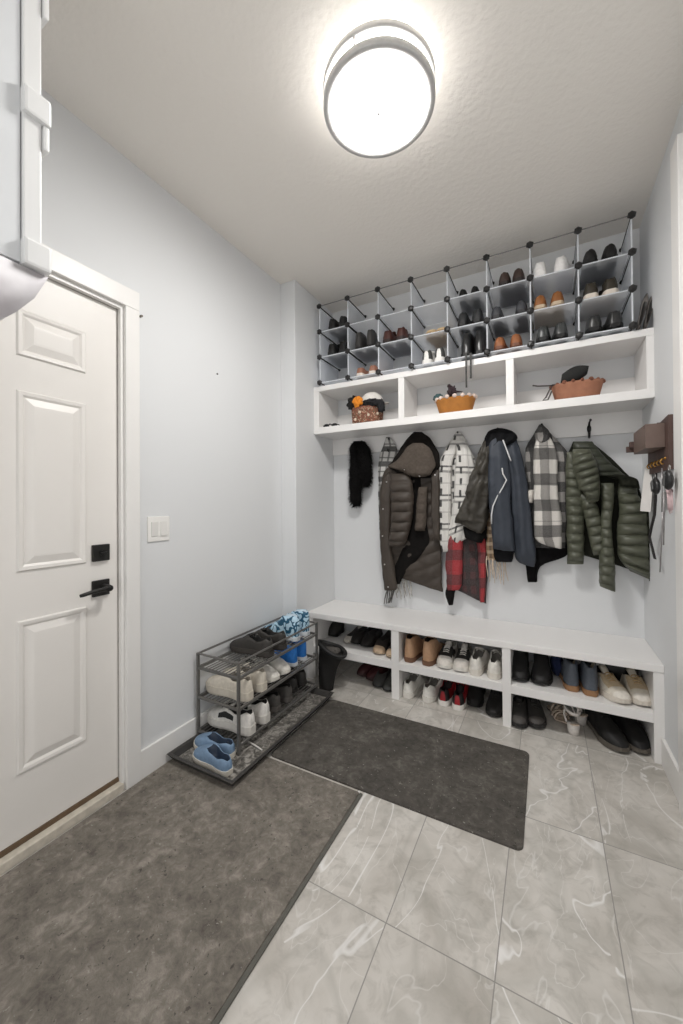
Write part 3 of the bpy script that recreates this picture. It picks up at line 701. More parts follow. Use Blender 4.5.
# ------------------------------------------------------------------ cubby baskets
def basket(root, wx, wy, h, flare, mat, base_c=None):
    bm = BM(); n = 36
    def rg(s, o_, z):
        return [((wx * (flare + (1 - flare) * s) + o_) * (abs(cos(a)) ** .8) * (1 if cos(a) >= 0 else -1), (wy * (flare + (1 - flare) * s) + o_) * (abs(sin(a)) ** .8) * (1 if sin(a) >= 0 else -1), z) for a in [2 * PI * j / n for j in range(n)]]
    rr = [rg(0, -.004, 0)] + [rg(s / 6, 0, h * s / 6) for s in range(7)] + [rg(1, -.006, h), rg(.2, -.006, h * .2), rg(.1, -.006, h * .14)]
    loft(bm, rr); obj('body', bm, mat, root, True)
def wovenmat(name, cols, sc=70):
    k = N(name); co_ = k.coord(); sp = k.n('ShaderNodeSeparateXYZ'); k.l(co_, sp.inputs[0])
    ban = k.math('FRACT', k.math('MULTIPLY', sp.outputs[2], 42)); a = k.noise(co_, 46, 2); b = k.noise(co_, sc, 1)
    f = k.math('FRACT', k.math('ADD', k.math('MULTIPLY', a, 3.4), k.math('MULTIPLY', b, .6)))
    n_ = len(cols); st = [(i / n_, lin(c)) for i, c in enumerate(cols)]
    x = k.ramp(f, st); x.node.color_ramp.interpolation = 'CONSTANT'
    k.l(x, k.b.inputs['Base Color']); k.b.inputs['Roughness'].default_value = .9; k.bump(ban, .5, .004); return k.m
ZC = ZS1 + .0012
p = PX(366, 2.44, 1.8)
b1 = thing('woven_basket', 'round basket woven in red, green and cream, left shelf cubby', 'basket', (p, 2.465, ZC))
basket(b1, .115, .085, .115, .92, wovenmat('woven_multicolour', [(140, 66, 54), (92, 86, 66), (170, 96, 76), (188, 172, 148), (74, 70, 54), (150, 76, 64), (104, 98, 74)]))
for k, (a, z) in enumerate(((-1.2, .05), (-2.1, .03), (-1.75, .075), (-.6, .06))): 
    bm = BM(); ball(bm, (.118 * cos(a), .086 * sin(a), z), .010, 1, .7, 1); obj('pompom', bm, M('pom_cream', (214, 196, 176), .9), b1, True)
# things in basket
hat = thing('white_cap', 'white rounded cap lying in the woven basket', 'cap', (p + .03, 2.475, ZC + .118))
bm = BM(); rr = [[(.088 * cos(t) * cos(a), .075 * cos(t) * sin(a), .02 + .092 * sin(t)) for a in [2 * PI * j / 28 for j in range(28)]] for t in [i * PI / 2 / 9 * .985 for i in range(10)]]
loft(bm, rr); obj('crown', bm, M('cap_white', (226, 222, 216), .85), hat, True)
bm = BM(); rr = []
for k in range(13):
    a = -.75 + 1.1 * k / 12; r0 = .082; r1 = .082 + .055 * sin(PI * k / 12); z = .022
    rr.append([(r0 * cos(a), r0 * .85 * sin(a), z), (r0 * cos(a), r0 * .85 * sin(a), z + .004), (r1 * cos(a), r1 * .85 * sin(a), z - .004), (r1 * cos(a), r1 * .85 * sin(a), z - .008)])
loft(bm, rr); obj('brim', bm, M('cap_brim', (216, 212, 206), .85), hat, True)
bm = BM(); blob(bm, (p - .085, 2.425, ZC + .150), .046, (.95, .8, 1.1), .5, 9, 4, 3)
tag(obj('knit_hat', bm, M('knit_black', (24, 22, 22), .95), None, True), 'black knit bundle at the left rim of the woven basket', 'hat')
bm = BM(); blob(bm, (p - .037, 2.382, ZC + .150), .033, (1.05, .5, 1.0), .5, 9, 4, 5)
tag(obj('orange_mitten', bm, M('orange_wool', (226, 138, 40), .9), None, True), 'orange woollen mitten stuffed in the woven basket', 'mitten')
bm = BM(); blob(bm, (p + .055, 2.392, ZC + .135), .036, (1.6, .6, .62), .5, 8, 4, 8); blob(bm, (p + .135, 2.392, ZC + .10), .036, (.7, .5, 1.25), .4, 8, 4, 9); blob(bm, (p + .1, 2.392, ZC + .128), .03, (1.2, .6, .7), .4, 8, 3, 2)
tag(obj('black_glove', bm, M('glove_black', (22, 21, 24), .85), None, True), 'black glove drooping over the right rim of the woven basket', 'glove')
# sunglasses
p = PX(330, 2.42, 1.79)
sg = thing('sunglasses', 'black sunglasses lying at the left end of the lower shelf board', 'sunglasses', (p, 2.425, ZC))
bm = BM()
for s in (-1, 1): ball(bm, (s * .034, 0, .016), .026, 1, .25, .6)
obj('lenses', bm, M('lens_black', (20, 20, 22), .15), sg, True)
bm = BM(); tube(bm, [(-.014, -.004, .022), (0, -.006, .027), (.014, -.004, .022)], .004, 6)
for s in (-1, 1): tube(bm, [(s * .062, 0, .02), (s * .066, .05, .014), (s * .055, .12, .006)], .0035, 6)
obj('frame', bm, M('frame_black', (30, 30, 32), .4), sg, True)
# tan basket
p = PX(455, 2.46, 1.82)
b2 = thing('tan_basket', 'orange-tan basket with pink-white pompom edging, middle shelf cubby', 'basket', (p, 2.475, ZC))
basket(b2, .122, .085, .098, .78, M('tan_felt', (166, 108, 46), .85, var=.12, nscale=30, bump=.3))
bm = BM()
for k in range(16):
    a = 2 * PI * k / 16 + .1; ball(bm, (.12 * cos(a), .083 * sin(a), .103), .0145, 1, 1, .9)
obj('pompom_edging', bm, M('pom_pink', (228, 208, 196), .95), b2, True)
bm = BM(); blob(bm, (p - .01, 2.42, ZC + .138), .026, (1.0, .8, 1.25), .5, 9, 4, 4); tube(bm, [(p, 2.40, ZC + .128), (p + .03, 2.392, ZC + .124), (p + .06, 2.395, ZC + .118)], [.008, .006, .003], 6); ball(bm, (p - .025, 2.412, ZC + .172), .012)
tag(obj('dark_mitten', bm, M('mitten_plum', (52, 38, 42), .9), None, True), 'dark plum mitten poking out of the tan basket', 'mitten')
bm = BM(); blob(bm, (p - .10, 2.445, ZC + .118), .032, (1.0, .5, .75), .3, 8, 3, 6)
tag(obj('teal_cloth', bm, M('teal_cloth', (58, 82, 84), .9), None, True), 'small teal cloth at the left rim of the tan basket', 'cloth')
# terracotta basket
p = PX(577, 2.45, 1.82)
b3 = thing('terracotta_basket', 'wide terracotta-brown basket with speckled edging, right shelf cubby', 'basket', (p, 2.475, ZC))
basket(b3, .124, .09, .092, .82, M('terracotta_felt', (158, 108, 84), .85, var=.12, nscale=30, bump=.3))
bm = BM()
for k in range(18):
    a = 2 * PI * k / 18; ball(bm, (.122 * cos(a), .088 * sin(a), .094), .009 + .003 * (k % 3 == 0))
obj('pompom_edging', bm, M('pom_mixed', (130, 84, 66), .95, var=.5, nscale=90), b3, True)
bm = BM(); rr = []
for k in range(10):
    s = k / 9; x = -.075 + .125 * s; z = .122 + .028 * s; r = .024 + .018 * sin(PI * min(1, s * 1.05)) if s < .99 else .02
    rr.append([(p + x + .004 * sin(a), 2.425 + .7 * r * cos(a), ZC + z + r * sin(a) * 1.05) for a in [2 * PI * j / 18 for j in range(18)]])
loft(bm, rr); tag(obj('felt_beret', bm, M('cap_black', (26, 26, 25), .8), None, True), 'black folded beret lying on top of the terracotta basket', 'hat')
bm = BM(); tube(bm, [(p - .10, 2.44, ZC + .098), (p - .13, 2.395, ZC + .085), (p - .19, 2.38, ZC + .088), (p - .215, 2.378, ZC + .095)], .004, 6)
tube(bm, [(p - .115, 2.42, ZC + .095), (p - .132, 2.385, ZC + .06), (p - .15, 2.378, ZC + .02), (p - .165, 2.376, ZC + .005), (p - .14, 2.376, ZC + .005), (p - .122, 2.382, ZC + .05)], .004, 6)
tag(obj('dark_strap', bm, M('strap_dark', (70, 64, 62), .6), None, True), 'thin dark cord trailing from the left of the terracotta basket', 'cord')

# ------------------------------------------------------------------ garments
def resamp(rows, m):
    ls = [Vector((*a, 0)) for a, b in rows]; rs = [Vector((*b, 0)) for a, b in rows]
    mids = [(a + b) / 2 for a, b in zip(ls, rs)]; acc = [0]
    for a, b in zip(mids, mids[1:]): acc.append(acc[-1] + max(.5, (b - a).length))
    out = []
    def cat(P, i, t):
        p0, p1, p2, p3 = P[max(i - 1, 0)], P[i], P[min(i + 1, len(P) - 1)], P[min(i + 2, len(P) - 1)]
        return .5 * ((2 * p1) + (p2 - p0) * t + (2 * p0 - 5 * p1 + 4 * p2 - p3) * t * t + (3 * p1 - p0 - 3 * p2 + p3) * t ** 3)
    for k in range(m):
        s = acc[-1] * k / (m - 1); i = 0
        while i < len(acc) - 2 and acc[i + 1] < s: i += 1
        t = (s - acc[i]) / (acc[i + 1] - acc[i]); t = min(1, max(0, t))
        out.append((cat(ls, i, t), cat(rs, i, t)))
    return out
def cloth(name, rows, Y, t, mat, parent, m=36, n=28, back=.35, fold=.0, nf=3, ph=0., quilt=0, qd=.35, rough=.007, seed=1, ey=None, fall=1.0, diag=0):
    """closed cloth volume: rows of (left, right) outline points, at distance Y, bulging t towards the room"""
    bm = BM(); rr = []; uvs = []; vacc = 0; prev = None
    R = resamp(rows, m)
    for i, (a, b) in enumerate(R):
        s = i / (m - 1); Yc = Y if ey is None else Y + (ey - Y) * s
        A, Bq = AY(a.x, a.y, Yc), AY(b.x, b.y, Yc); c = (A + Bq) / 2; hv = (Bq - A) / 2
        if prev is not None: vacc += (c - prev).length
        prev = c
        w = hv.length; endf = min(1, (.18 + 5 * s) , (.45 + 6 * (1 - s)))
        tt = min(t, w * 1.3) * endf
        ring = []; ur = []
        for j in range(n):
            an = 2 * PI * j / n; cu, su = cos(an), sin(an)
            cu = math.copysign(abs(cu) ** .85, cu)
            th = tt if su < 0 else tt * back
            k = 1.0
            if su < 0:
                if fold: k += fold * sin(nf * PI * cu + ph + s * 2.2)
                if quilt:
                    q = vacc / quilt + diag * cu
                    k *= 1 - qd + qd * abs(sin(PI * q)) ** .42
            p = c + hv * cu + Vector((0, th * su * k, 0))
            d = noise.noise(p * 14 + Vector((seed, 0, seed))) * rough + noise.noise(p * 40 + Vector((0, seed, 0))) * rough * .5
            p += Vector((d * .6, d * (1 if su < 0 else .2), d * .4))
            p.y = min(p.y, YB - .018)
            ring.append(p); ur.append((cu * w, -vacc))
        rr.append(ring); uvs.append(ur)
    V = loft(bm, rr); uvl = bm.loops.layers.uv.new('UVMap')
    idx = {}
    for i, r in enumerate(V):
        for j, v in enumerate(r): idx[v] = uvs[i][j]
    for f in bm.faces:
        for l_ in f.loops: l_[uvl].uv = idx[l_.vert]
    return obj(name, bm, mat, parent, True)
def rw(*a):
    """(xl, xr, y) or (xl, yl, xr, yr) outline rows"""
    return [((q[0], q[2]), (q[1], q[2])) if len(q) == 3 else ((q[0], q[1]), (q[2], q[3])) for q in a]
def fringe(name, tops, bots, Y, mat, parent, r=.003, wob=3):
    bm = BM()
    for (x, y), (x2, y2) in zip(tops, bots):
        pts = []
        for k in range(6):
            s = k / 5; pts.append(AY(x + (x2 - x) * s + sin(s * 5 + x) * wob * .25, y + (y2 - y) * s, Y - .004 * sin(x * 3)))
        tube(bm, pts, [r, r, r * .9, r * .8, r * .7, r * .5], 6)
    return obj(name, bm, mat, parent, True)
GG = 'clothes on the coat hooks'
def garment(name, label, cat, px, py): return thing(name, label, cat, AY(px, py, 2.62), 0, GG)
def adopt(root):
    # parts are laid out in place; give them coordinates relative to the hook point of their garment
    for c_ in list(root.children):
        c_.data.transform(Matrix.Translation(-Vector(root.location)))
        for g_ in c_.children: g_.data.transform(Matrix.Translation(-Vector(root.location)))
def fabric(name, col, rough=.85, var=.15, nscale=70, bump=.25, sheen=0, spec=.1): return M(name, col, rough, 0, var, nscale, bump, spec, sheen)

# black furry scarf
FUR = fabric('fur_black', (20, 19, 19), .95, .3, 120, .5)
fs = garment('fur_scarf', 'black furry scarf hanging alone at the left end of the hooks', 'scarf', 361, 438)
def furry(name, rows, Y, t):
    o = cloth(name, rows, Y, t, FUR, fs, m=30, n=22, rough=.012, back=.8)
    bm = bmesh.new(); bm.from_mesh(o.data); bm.normal_update(); fl = list(bm.faces); rnd = random.Random(3)
    for f in fl:
        for _ in range(4):
            c0 = f.calc_center_median() + Vector((rnd.uniform(-.004, .004), rnd.uniform(-.003, .003), rnd.uniform(-.004, .004)))
            nn = f.normal
            tip = c0 + nn * rnd.uniform(.008, .024) + Vector((rnd.uniform(-.006, .006), rnd.uniform(-.004, .004), -rnd.uniform(.004, .02)))
            if tip.y > YB - .018: continue
            a = Vector((rnd.uniform(-1, 1), 0, rnd.uniform(-1, 1))).normalized() * .0014; b = nn.cross(a).normalized() * .0014
            vs = [bm.verts.new(c0 + a), bm.verts.new(c0 - a * .5 + b), bm.verts.new(c0 - a * .5 - b), bm.verts.new(tip)]
            for q in ((0, 1, 3), (1, 2, 3), (2, 0, 3)): bm.faces.new([vs[i] for i in q])
    bm.to_mesh(o.data); bm.free()
furry('long_tail', rw((355, 363, 441), (351, 368, 446), (350, 367, 460), (350, 364, 478), (350, 361, 492), (351.5, 360.5, 502), (354, 359, 506)), 2.60, .035)
furry('short_tail', rw((358, 365, 442), (356, 369.5, 450), (358, 371, 464), (360, 371.5, 476), (362, 370, 483), (364, 367, 486)), 2.575, .03)
adopt(fs)
# black and white scarf behind the puffer
SCB = plaid('scarf_black_white', (198, 196, 192), [(1, .11, 0, .35, (40, 39, 38), .9), (1, .05, .01, .2, (60, 58, 57), .7), (0, .05, 0, .3, (70, 68, 66), .75)])
sc1 = garment('patterned_scarf', 'black and white fringed scarf showing left of the long brown coat', 'scarf', 388, 437)
cloth('scarf_body', rw((386, 390, 437), (383, 396, 446), (379, 398, 458), (378.5, 394, 475), (379, 394, 520), (382, 404, 560), (388, 409, 578)), 2.625, .02, SCB, sc1, fold=.3)
random.seed(4)
tp = [(388 + i * 1.6, 574) for i in range(14)]
fringe('fringe', tp, [(389 + i * 1.75 + random.uniform(-1.5, 2.5), 592 + random.uniform(-2, 8)) for i in range(14)], 2.60, M('fringe_grey', (176, 172, 166), .9, var=.5, nscale=60), sc1, .005)
fringe('long_fringe', [(391 + i, 578) for i in range(6)], [(384 + i * 1.6, 604 - .3 * i) for i in range(6)], 2.59, M('fringe_dark', (96, 93, 90), .9, var=.6, nscale=50), sc1, .0055)
adopt(sc1)
# long brown puffer
PUF = fabric('puffer_brown', (66, 58, 51), .55, .10, 30, .1, spec=.45); PUFD = fabric('puffer_inside_shade', (24, 22, 21), .8); HOODL = fabric('hood_lining', (86, 78, 71), .8)
pc = garment('long_puffer_coat', 'long dark brown quilted coat with hood hanging at the left', 'coat', 417, 440)
cloth('body', rw((393, 432, 464), (384, 440, 472), (381, 441, 490), (380, 441, 520), (382, 441.5, 555), (392, 574, 442, 578), (399, 577, 443, 592)), 2.60, .04, PUF, pc, m=130, n=44, fold=.12, quilt=.085, qd=.6, diag=.9)
cloth('front_placket', rw((389, 398, 470), (381, 394, 485), (379.5, 391, 505), (380, 391, 540), (382, 394, 565), (384, 397, 585), (385, 396, 590)), 2.55, .025, PUF, pc, fold=.1)
cloth('inner_shadow_panel', rw((402, 421, 472), (407, 421, 490), (408, 426, 520), (404, 428, 545), (392, 406, 572), (392, 400, 584)), 2.568, .012, PUFD, pc)  # near-black sheet stands in for the shade inside the open coat
cloth('sleeve', rw((391, 408, 473), (390, 413, 484), (391, 413.5, 505), (391, 411, 525), (389, 407, 540), (389, 403, 546)), 2.52, .055, PUF, pc, quilt=.068, qd=.5, m=90, back=.6)
cloth('sleeve', rw((419, 427, 487), (417, 427.5, 500), (416, 426.5, 518), (415, 425, 531)), 2.535, .035, HOODL, pc, quilt=.06, qd=.3, back=.6)
cloth('side_panel', rw((431, 439, 470), (431, 440, 490), (432, 440, 520), (434, 441, 540)), 2.55, .03, PUF, pc, fold=.2)
cloth('hood', rw((414, 422, 432), (409, 429, 437), (403, 435, 445), (397, 439, 454), (392, 440, 462), (389, 439, 467), (400, 435, 474), (408, 430, 478)), 2.56, .05, fabric('hood_black', (30, 27, 25), .85), pc, fold=.15, back=.7)
cloth('hood_lining', rw((413, 423, 443), (407, 429, 447), (402, 433, 454), (396, 435, 461), (388, 435, 466.5), (399, 433, 470), (408, 430, 475), (414, 424, 477)), 2.50, .035, HOODL, pc, fold=.22, nf=5, ph=.6)
for px, py in ((404.5, 469.5), (418, 473), (419.5, 476), (394, 475), (386.5, 482), (383, 509), (382.5, 536), (384.5, 564.5), (388, 587), (435, 475)):
    bm = BM(); q = AY(px, py, 2.475 if py < 480 and px > 396 else 2.52); ball(bm, q, .0055, 1, .6, 1, 10, 6); obj('snap', bm, M('snap_silver', (200, 198, 195), .3, .7), pc, True)
adopt(pc)
# white checked shacket
WCH = plaid('white_black_check', (222, 219, 214), [(1, .19, 0, .06, (44, 43, 42), .85), (1, .19, .035, .08, (90, 88, 86), .65), (0, .17, .03, .09, (28, 27, 27), .95, .075, .6), (1, .19, .11, .05, (176, 172, 168), .6), (0, .085, .06, .05, (186, 183, 178), .6)])
wsx = garment('checked_shacket', 'white shirt jacket with thin black checks beside the long brown coat', 'jacket', 457, 434)
cloth('body', rw((456, 459.5, 431.5), (452, 465, 438), (445, 471, 450), (440, 476, 462), (439, 478, 490), (440, 476, 515), (444, 546, 474, 530)), 2.61, .03, WCH, wsx, fold=.35, nf=3)
cloth('front_panel', rw((452, 458, 440), (444, 456, 452), (439.5, 452, 465), (439, 451, 500), (440, 450.5, 535), (442, 449, 552)), 2.565, .025, WCH, wsx, fold=.2)
cloth('sleeve', rw((457, 465, 440), (456, 472, 455), (455, 476, 475), (453, 475, 505), (449, 528, 473, 520), (447, 550, 469, 537)), 2.57, .04, WCH, wsx, fold=.25, nf=2)
adopt(wsx)
# red plaid
RED = plaid('red_black_plaid', (164, 28, 36), [(0, .12, .05, .36, (40, 22, 24), .5), (1, .16, .05, .42, (44, 26, 28), .62)])
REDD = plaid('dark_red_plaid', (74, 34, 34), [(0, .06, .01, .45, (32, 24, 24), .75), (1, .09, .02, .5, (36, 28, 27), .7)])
rp = garment('red_plaid_shirt', 'red and black plaid shirt hanging below the white checked jacket', 'shirt', 466, 450)
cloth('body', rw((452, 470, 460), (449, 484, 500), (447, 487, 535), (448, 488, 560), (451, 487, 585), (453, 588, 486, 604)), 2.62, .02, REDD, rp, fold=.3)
cloth('sleeve', rw((449, 464, 528), (446.5, 463, 545), (446, 462.5, 565), (446.5, 462, 583), (448, 459, 590)), 2.575, .035, RED, rp, fold=.12)
cloth('front_edge', rw((474, 485, 530), (477, 486, 545), (478, 486, 560), (479, 485.5, 580), (480, 484.5, 602)), 2.585, .022, RED, rp, fold=.2)
cloth('cuff', rw((446.5, 456, 587), (446, 454.5, 595), (449, 453, 605)), 2.59, .02, fabric('cuff_black', (26, 24, 24)), rp)
adopt(rp)
# black waxed jacket
WAX = fabric('waxed_olive', (58, 54, 47), .5, .22, 26, .3, spec=.5); WAXK = fabric('waxed_black', (24, 23, 23), .75)
wj = garment('waxed_jacket', 'black jacket with dark olive waxed sleeve left of the navy jacket', 'jacket', 492, 440)
cloth('body', rw((488, 500, 432), (483, 504, 445), (480, 504, 470), (476, 502, 500), (470, 500, 530), (482, 496, 545)), 2.60, .03, WAXK, wj, fold=.2)
cloth('sleeve', rw((484, 495, 440), (478, 495, 455), (471, 493, 475), (463, 489, 500), (456, 518, 486, 526), (455, 522, 482.5, 533)), 2.52, .065, WAX, wj, fold=.18, nf=2, back=.6, rough=.022, m=60, n=40)
cloth('cuff', rw((463, 526, 483, 531), (464, 485, 536), (466, 539, 482, 543)), 2.54, .04, WAXK, wj)
adopt(wj)
# brown fringed scarf under navy jacket
BRP = plaid('brown_plaid', (140, 112, 80), [(0, .035, 0, .4, (74, 56, 42), .7), (1, .05, .01, .4, (196, 176, 150), .6)])
bs = garment('brown_scarf', 'brown plaid scarf with pale fringe peeking out below the navy jacket', 'scarf', 497, 440)
cloth('scarf_body', rw((490, 502, 480), (487, 504, 520), (486, 505, 545), (487, 505, 560)), 2.575, .02, BRP, bs, fold=.4)
fringe('fringe', [(487 + i * 2.2, 556) for i in range(9)], [(488 + i * 2.35 + (i % 3 - 1), 577 + (i * 5 % 9)) for i in range(9)], 2.565, M('fringe_tan', (206, 188, 168), .9, var=.3, nscale=80), bs, .0035)
adopt(bs)
# navy softshell
NAV = fabric('softshell_navy', (58, 63, 72), .6, .1, 24, .12, spec=.4); NAVK = fabric('softshell_black', (24, 24, 26), .7)
nj = garment('navy_jacket', 'navy softshell jacket with curved white piping in the middle of the hooks', 'jacket', 500, 432)
cloth('body', rw((500, 516, 436), (504, 521, 452), (508, 526, 475), (511, 530, 505), (513, 534, 540), (515, 536, 557), (519, 563, 534, 567)), 2.55, .05, NAV, nj, fold=.15, nf=2, m=44)
cloth('sleeve', rw((489, 504, 438), (487.5, 508, 455), (488, 511, 480), (488.5, 511, 500), (491, 513, 525), (493, 549, 515, 551)), 2.50, .055, NAV, nj, fold=.12, nf=2, back=.7, m=44)
cloth('hem', rw((493, 514.5, 548), (494, 513.5, 556), (496, 512, 562)), 2.535, .03, NAVK, nj)
cloth('collar', rw((497, 503, 428), (489, 512, 431), (485, 518, 437), (484, 513, 443), (484, 500, 450), (484, 492, 459)), 2.53, .05, NAVK, nj, fold=.2, back=.7)
bm = BM()
for pl, Yp in (([(503, 440), (506, 448), (509, 456), (511, 461)], 2.448), ([(502, 468), (503, 474), (506.5, 480), (503, 487), (497, 497), (493, 506), (491.5, 515), (491.5, 524)], 2.444)):
    tube(bm, [AY(x, y, Yp) for x, y in pl], .0042, 6)
obj('piping', bm, M('piping_white', (214, 214, 214), .5), nj, True)
adopt(nj)
# black garment + buffalo check
bt = garment('jersey_sweater', 'plain black sweater hanging behind the navy and buffalo check jackets', 'sweater', 545, 440)
cloth('body', rw((540, 552, 455), (530, 560, 490), (527, 566, 520), (523, 571, 543), (524, 566, 556), (526, 541, 566), (528, 537, 582)), 2.62, .02, fabric('jersey_black', (18, 17, 18)), bt, fold=.2)
adopt(bt)
BUF = plaid('buffalo_check', (218, 213, 206), [(0, .104, .026, .46, (36, 31, 30), .62), (1, .15, .03, .46, (22, 19, 19), .74), (1, .22, .1, .02, (40, 38, 38), .5)])
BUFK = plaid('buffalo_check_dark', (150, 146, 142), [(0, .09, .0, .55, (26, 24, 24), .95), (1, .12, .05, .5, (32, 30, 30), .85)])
bj = garment('buffalo_shirt', 'black and white buffalo check shirt jacket left of the green puffer', 'shirt', 541, 426)
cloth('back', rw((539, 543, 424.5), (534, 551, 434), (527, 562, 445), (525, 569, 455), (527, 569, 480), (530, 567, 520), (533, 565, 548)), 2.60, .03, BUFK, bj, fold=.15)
cloth('front_panel', rw((539, 545, 430), (535, 553, 442), (533, 557, 460), (533.5, 558, 490), (534, 561.5, 520), (535, 562, 538), (541, 544, 561, 549)), 2.55, .04, BUF, bj, fold=.2, nf=2, m=44)
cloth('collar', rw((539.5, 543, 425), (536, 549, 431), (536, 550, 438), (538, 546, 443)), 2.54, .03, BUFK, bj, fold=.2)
cloth('cuff', rw((526, 534, 490), (526.5, 534, 497), (528, 533, 503)), 2.57, .03, fabric('cuff_white', (214, 208, 200)), bj)
adopt(bj)
# green puffer
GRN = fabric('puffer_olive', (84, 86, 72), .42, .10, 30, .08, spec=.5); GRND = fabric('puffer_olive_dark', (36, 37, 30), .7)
gj = garment('green_puffer', 'olive green quilted puffer jacket hanging at the right end', 'jacket', 588, 443)
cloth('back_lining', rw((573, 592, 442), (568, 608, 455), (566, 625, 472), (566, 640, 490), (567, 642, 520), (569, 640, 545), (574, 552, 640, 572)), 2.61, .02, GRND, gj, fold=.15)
cloth('left_front', rw((567, 576, 452), (565.5, 580, 470), (566, 583, 495), (566.5, 584, 525), (567, 584, 550), (567, 583.5, 564)), 2.56, .05, GRN, gj, quilt=.052, qd=.62, m=130)
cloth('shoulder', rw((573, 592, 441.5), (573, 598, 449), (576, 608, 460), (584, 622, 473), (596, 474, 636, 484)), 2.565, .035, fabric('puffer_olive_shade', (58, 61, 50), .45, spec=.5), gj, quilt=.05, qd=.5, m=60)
cloth('upper_sleeve', rw((573, 590, 449), (572, 596, 462), (575, 599, 475), (579, 600, 488), (583, 492, 599, 499), (588, 503, 597, 502)), 2.50, .06, GRN, gj, quilt=.040, qd=.62, m=130, diag=.5, back=.7)
cloth('front_panel', rw((577, 588, 492), (581, 597, 505), (586, 603, 525), (590, 606, 542), (594, 555, 607, 554)), 2.545, .045, GRN, gj, quilt=.050, qd=.62, m=100, diag=.2)
cloth('hanging_sleeve', rw((601, 614, 483), (601, 614, 500), (601, 612, 520), (600, 613, 545), (599, 615, 565), (599.5, 586, 615, 592)), 2.525, .05, GRN, gj, quilt=.050, qd=.62, m=130, back=.7)
cloth('right_front', rw((618, 637, 483), (618, 638, 495), (619, 511, 646, 508), (617, 648, 525), (617, 649.5, 545), (619, 558, 650.5, 568), (630, 571, 651, 580)), 2.545, .055, GRN, gj, quilt=.056, qd=.62, m=130)
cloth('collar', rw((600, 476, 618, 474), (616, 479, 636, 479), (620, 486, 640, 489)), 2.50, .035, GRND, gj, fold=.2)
cloth('front_zip', rw((646.5, 649.5, 509), (647.5, 650.5, 530), (648.5, 651.5, 555), (649, 652, 581)), 2.528, .012, GRND, gj)
adopt(gj)

# ------------------------------------------------------------------ key holder on the right wall
BRN = M('key_box_brown', (112, 94, 86), .5, var=.1, nscale=20); BRND = M('key_box_dark', (84, 64, 58), .55, var=.15, nscale=20)
kb = thing('key_holder', 'brown wooden key holder with letter box and brass hooks on the right wall', 'key holder', (XR, 2.255, 1.46))
bm = BM()
prof = [(-.185, -.105), (.185, -.105), (.185, .055), (.05, .075), (0, .125), (-.05, .115), (-.185, .125)]
loft(bm, [[(-.001, y, z) for y, z in prof], [(-.017, y, z) for y, z in prof]]); obj('back_plate', bm, BRND, kb)
bm = BM(); box(bm, -.085, -.0175, -.135, .12, -.005, .003, .001); box(bm, -.085, -.0175, -.135, -.127, .003, .1, .001); box(bm, -.085, -.0175, .112, .12, .003, .1, .001); box(bm, -.085, -.077, -.127, .112, .003, .1, .001)
obj('letter_box', bm, BRN, kb)
bm = BM(); box(bm, -.11, -.0175, .15, .165, .01, .04, .002); box(bm, -.1, -.07, .12, .15, .03, .06, .002); obj('end_bracket', bm, BRND, kb)
BRASS = M('brass', (186, 140, 70), .3, .9)
HK = []
for i in range(5):
    y = -.14 + i * .062; bm = BM(); tube(bm, [(-.016, y, -.055), (-.03, y, -.058), (-.036, y, -.07), (-.03, y, -.08), (-.024, y, -.076)], .003, 6); ball(bm, (-.018, y, -.055), .007, .5, 1, 1); obj('hook', bm, BRASS, kb, True)
KX = XR - .038
def kpt(px, py, X=KX): return on(0, X, px, py)
def strip(name, pts, w, mat, label, cat, th=.003):
    bm = BM(); rr = []
    for (px, py), ww in zip(pts, w):
        c_ = kpt(px, py); rr.append([c_ + Vector((th, -ww, 0)), c_ + Vector((th, ww, 0)), c_ + Vector((-th, ww, 0)), c_ + Vector((-th, -ww, 0))])
    loft(bm, rr); return tag(obj(name, bm, mat), label, cat, 'things on the key hooks')
bm = BM(); rr = []
for xl, xr, py in ((645, 651, 467), (643.5, 652, 478), (642, 652, 492), (640, 650.5, 511)):
    a_, b_ = AY(xl, py, 2.44), AY(xr, py + 1, 2.40); rr.append([a_, b_, b_ + Vector((.001, .004, 0)), a_ + Vector((.001, .004, 0))])
loft(bm, rr); tag(obj('paper_card', bm, M('tag_paper', (228, 224, 220), .6, var=.02)), 'blank white card hanging from the key holder', 'card', 'things on the key hooks')
strip('black_lanyard', [(656, 473), (655.5, 500), (654.5, 515), (651.5, 527), (649.5, 537), (652, 547), (655, 559)], [.010] + [.014] * 6, M('lanyard_black', (34, 31, 31), .8), 'black lanyard strap hanging from the key holder', 'lanyard')
def fob(px, py, dx, label, rot):
    t_ = thing('key_fob', label, 'key fob', kpt(px, py, KX - dx), 0, 'things on the key hooks'); t_.rotation_euler = (radians(rot), 0, 0)
    bm = BM(); blob(bm, (0, 0, 0), .036, (.42, .95, 1.1), .05, 3, 3); obj('body', bm, M('fob_black', (38, 38, 38), .35), t_, True)
    bm = BM(); box(bm, -.0175, -.012, -.013, .013, -.022, .022, .002); obj('button_pad', bm, M('fob_grey', (92, 92, 92), .4), t_)
    bm = BM(); tube(bm, [(.012 * sin(a) * 0, .012 * sin(a), .047 + .012 * cos(a)) for a in [2 * PI * k / 16 for k in range(17)]], .0016, 6, False); obj('ring', bm, M('ring_steel', (190, 188, 186), .3, .9), t_, True)
fob(668.5, 480, .012, 'black car key fob, the one nearer the camera on the key holder', 14)
fob(656, 486, .006, 'black key fob hanging in the middle of the key holder', -24)
bm = BM()
for (x, y, x2, y2) in ((662, 468, 662, 512), (664, 492, 663.5, 545), (662.5, 512, 660, 572)): tube(bm, [kpt(x, y), kpt((x + x2) / 2 + .3, (y + y2) / 2), kpt(x2, y2)], .0026, 6)
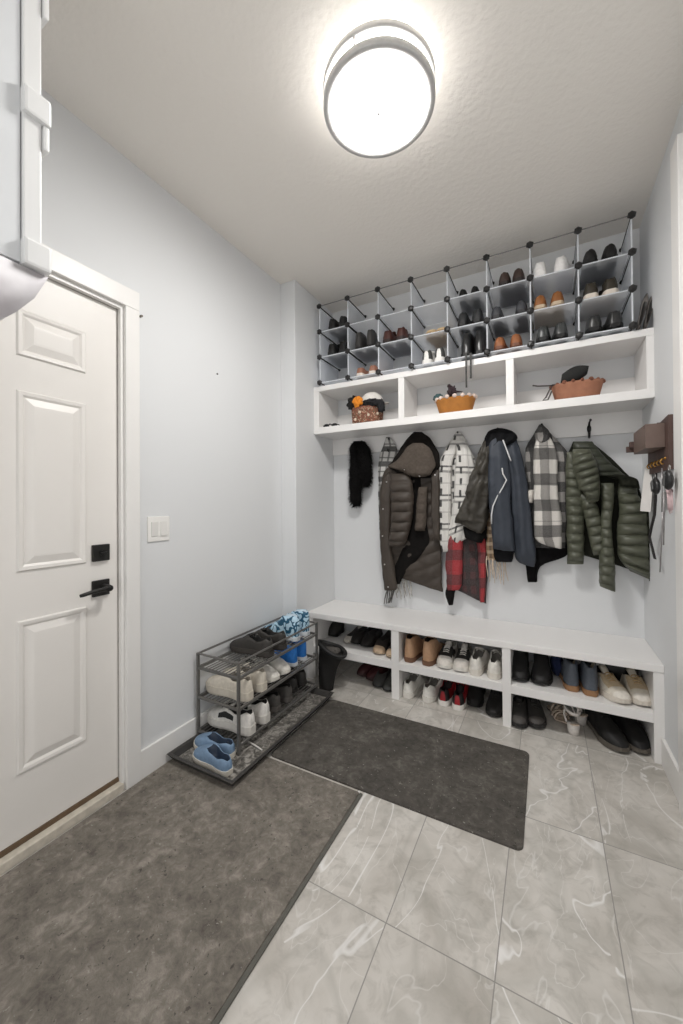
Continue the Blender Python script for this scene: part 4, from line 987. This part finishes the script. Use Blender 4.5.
tag(obj('key_chain', bm, M('chain_silver', (160, 156, 156), .35, .7), None, True), 'long thin silver chain hanging from the key holder', 'chain', 'things on the key hooks')
bm = BM()
for i in range(6):
    x = 668 + i * .9; tube(bm, [kpt(x - .5, 492), kpt(x, 502), kpt(x + .2, 510 + (i * 7 % 5))], [.003, .0026, .0016], 6)
ball(bm, kpt(669.5, 491), .012)
tag(obj('pink_tassel', bm, M('tassel_pink', (206, 180, 182), .85), None, True), 'pale pink tassel beside the car key fob', 'tassel', 'things on the key hooks')

# ------------------------------------------------------------------ overhead white unit, top left
CX = -1.0
ov = thing('overhead_unit', 'white overhead storage unit with banded corner post, hanging left of the door top', 'storage unit', (CX, .2, 1.75))
OVW = M('unit_white', (236, 236, 235), .4, var=.01, nscale=10); OVP = M('unit_panel', (226, 228, 230), .45, var=.02, nscale=10)
bm = BM(); box(bm, -.36, -.006, -.25, .205, 0, .98, .002); obj('side_panel', bm, OVP, ov)
bm = BM(); box(bm, -.37, 0, .207, .243, .0, .98, .004); obj('corner_post', bm, OVW, ov)
for z in (.0, .335, .64):
    bm = BM(); box(bm, -.375, .012, .205, .258, z - .004, z + .055, .006); bd = obj('band', bm, OVW, ov)
    bm = BM(); box(bm, -.03, .006, .244, .256, z - .06 if z > 0 else z + .0, z - .004 if z > 0 else z + .054, .004); obj('clip', bm, OVW, bd)
bm = BM()
pr = [(.255, -.008), (.245, -.03), (.225, -.07), (.195, -.11), (.165, -.145), (.11, -.19), (0, -.22), (-.2, -.22), (-.24, -.19), (-.24, -.006)]
rr = []
for k in range(7):
    x = -.36 + .36 * k / 6; rr.append([(x, y + .003 * sin(k * 2.1 + i), z + .004 * sin(i * 1.7 + k)) for i, (y, z) in enumerate(pr)])
loft(bm, rr)
LIL = N('cloudy_plastic'); LIL.b.inputs['Base Color'].default_value = lin((206, 202, 206)); LIL.b.inputs['Roughness'].default_value = .35
fz = LIL.noise(LIL.coord(), 9, 3); LIL.l(LIL.ramp(fz, [(.3, lin((200, 195, 199))), (.6, lin((226, 223, 226)))]), LIL.b.inputs['Base Color']); LIL.bump(fz, .4, .01)
obj('hanging_bin', bm, LIL.m, ov, True)

# ------------------------------------------------------------------ light
w = bpy.data.worlds.new('World'); S.world = w; w.use_nodes = True
w.node_tree.nodes['Background'].inputs[0].default_value = (1, 1, 1, 1); w.node_tree.nodes['Background'].inputs[1].default_value = .95
S.view_settings.view_transform = 'Standard'; S.view_settings.look = 'None'; S.view_settings.gamma = 1
S.view_settings.use_curve_mapping = False; S.view_settings.exposure = .40
bpy.context.view_layer.update()
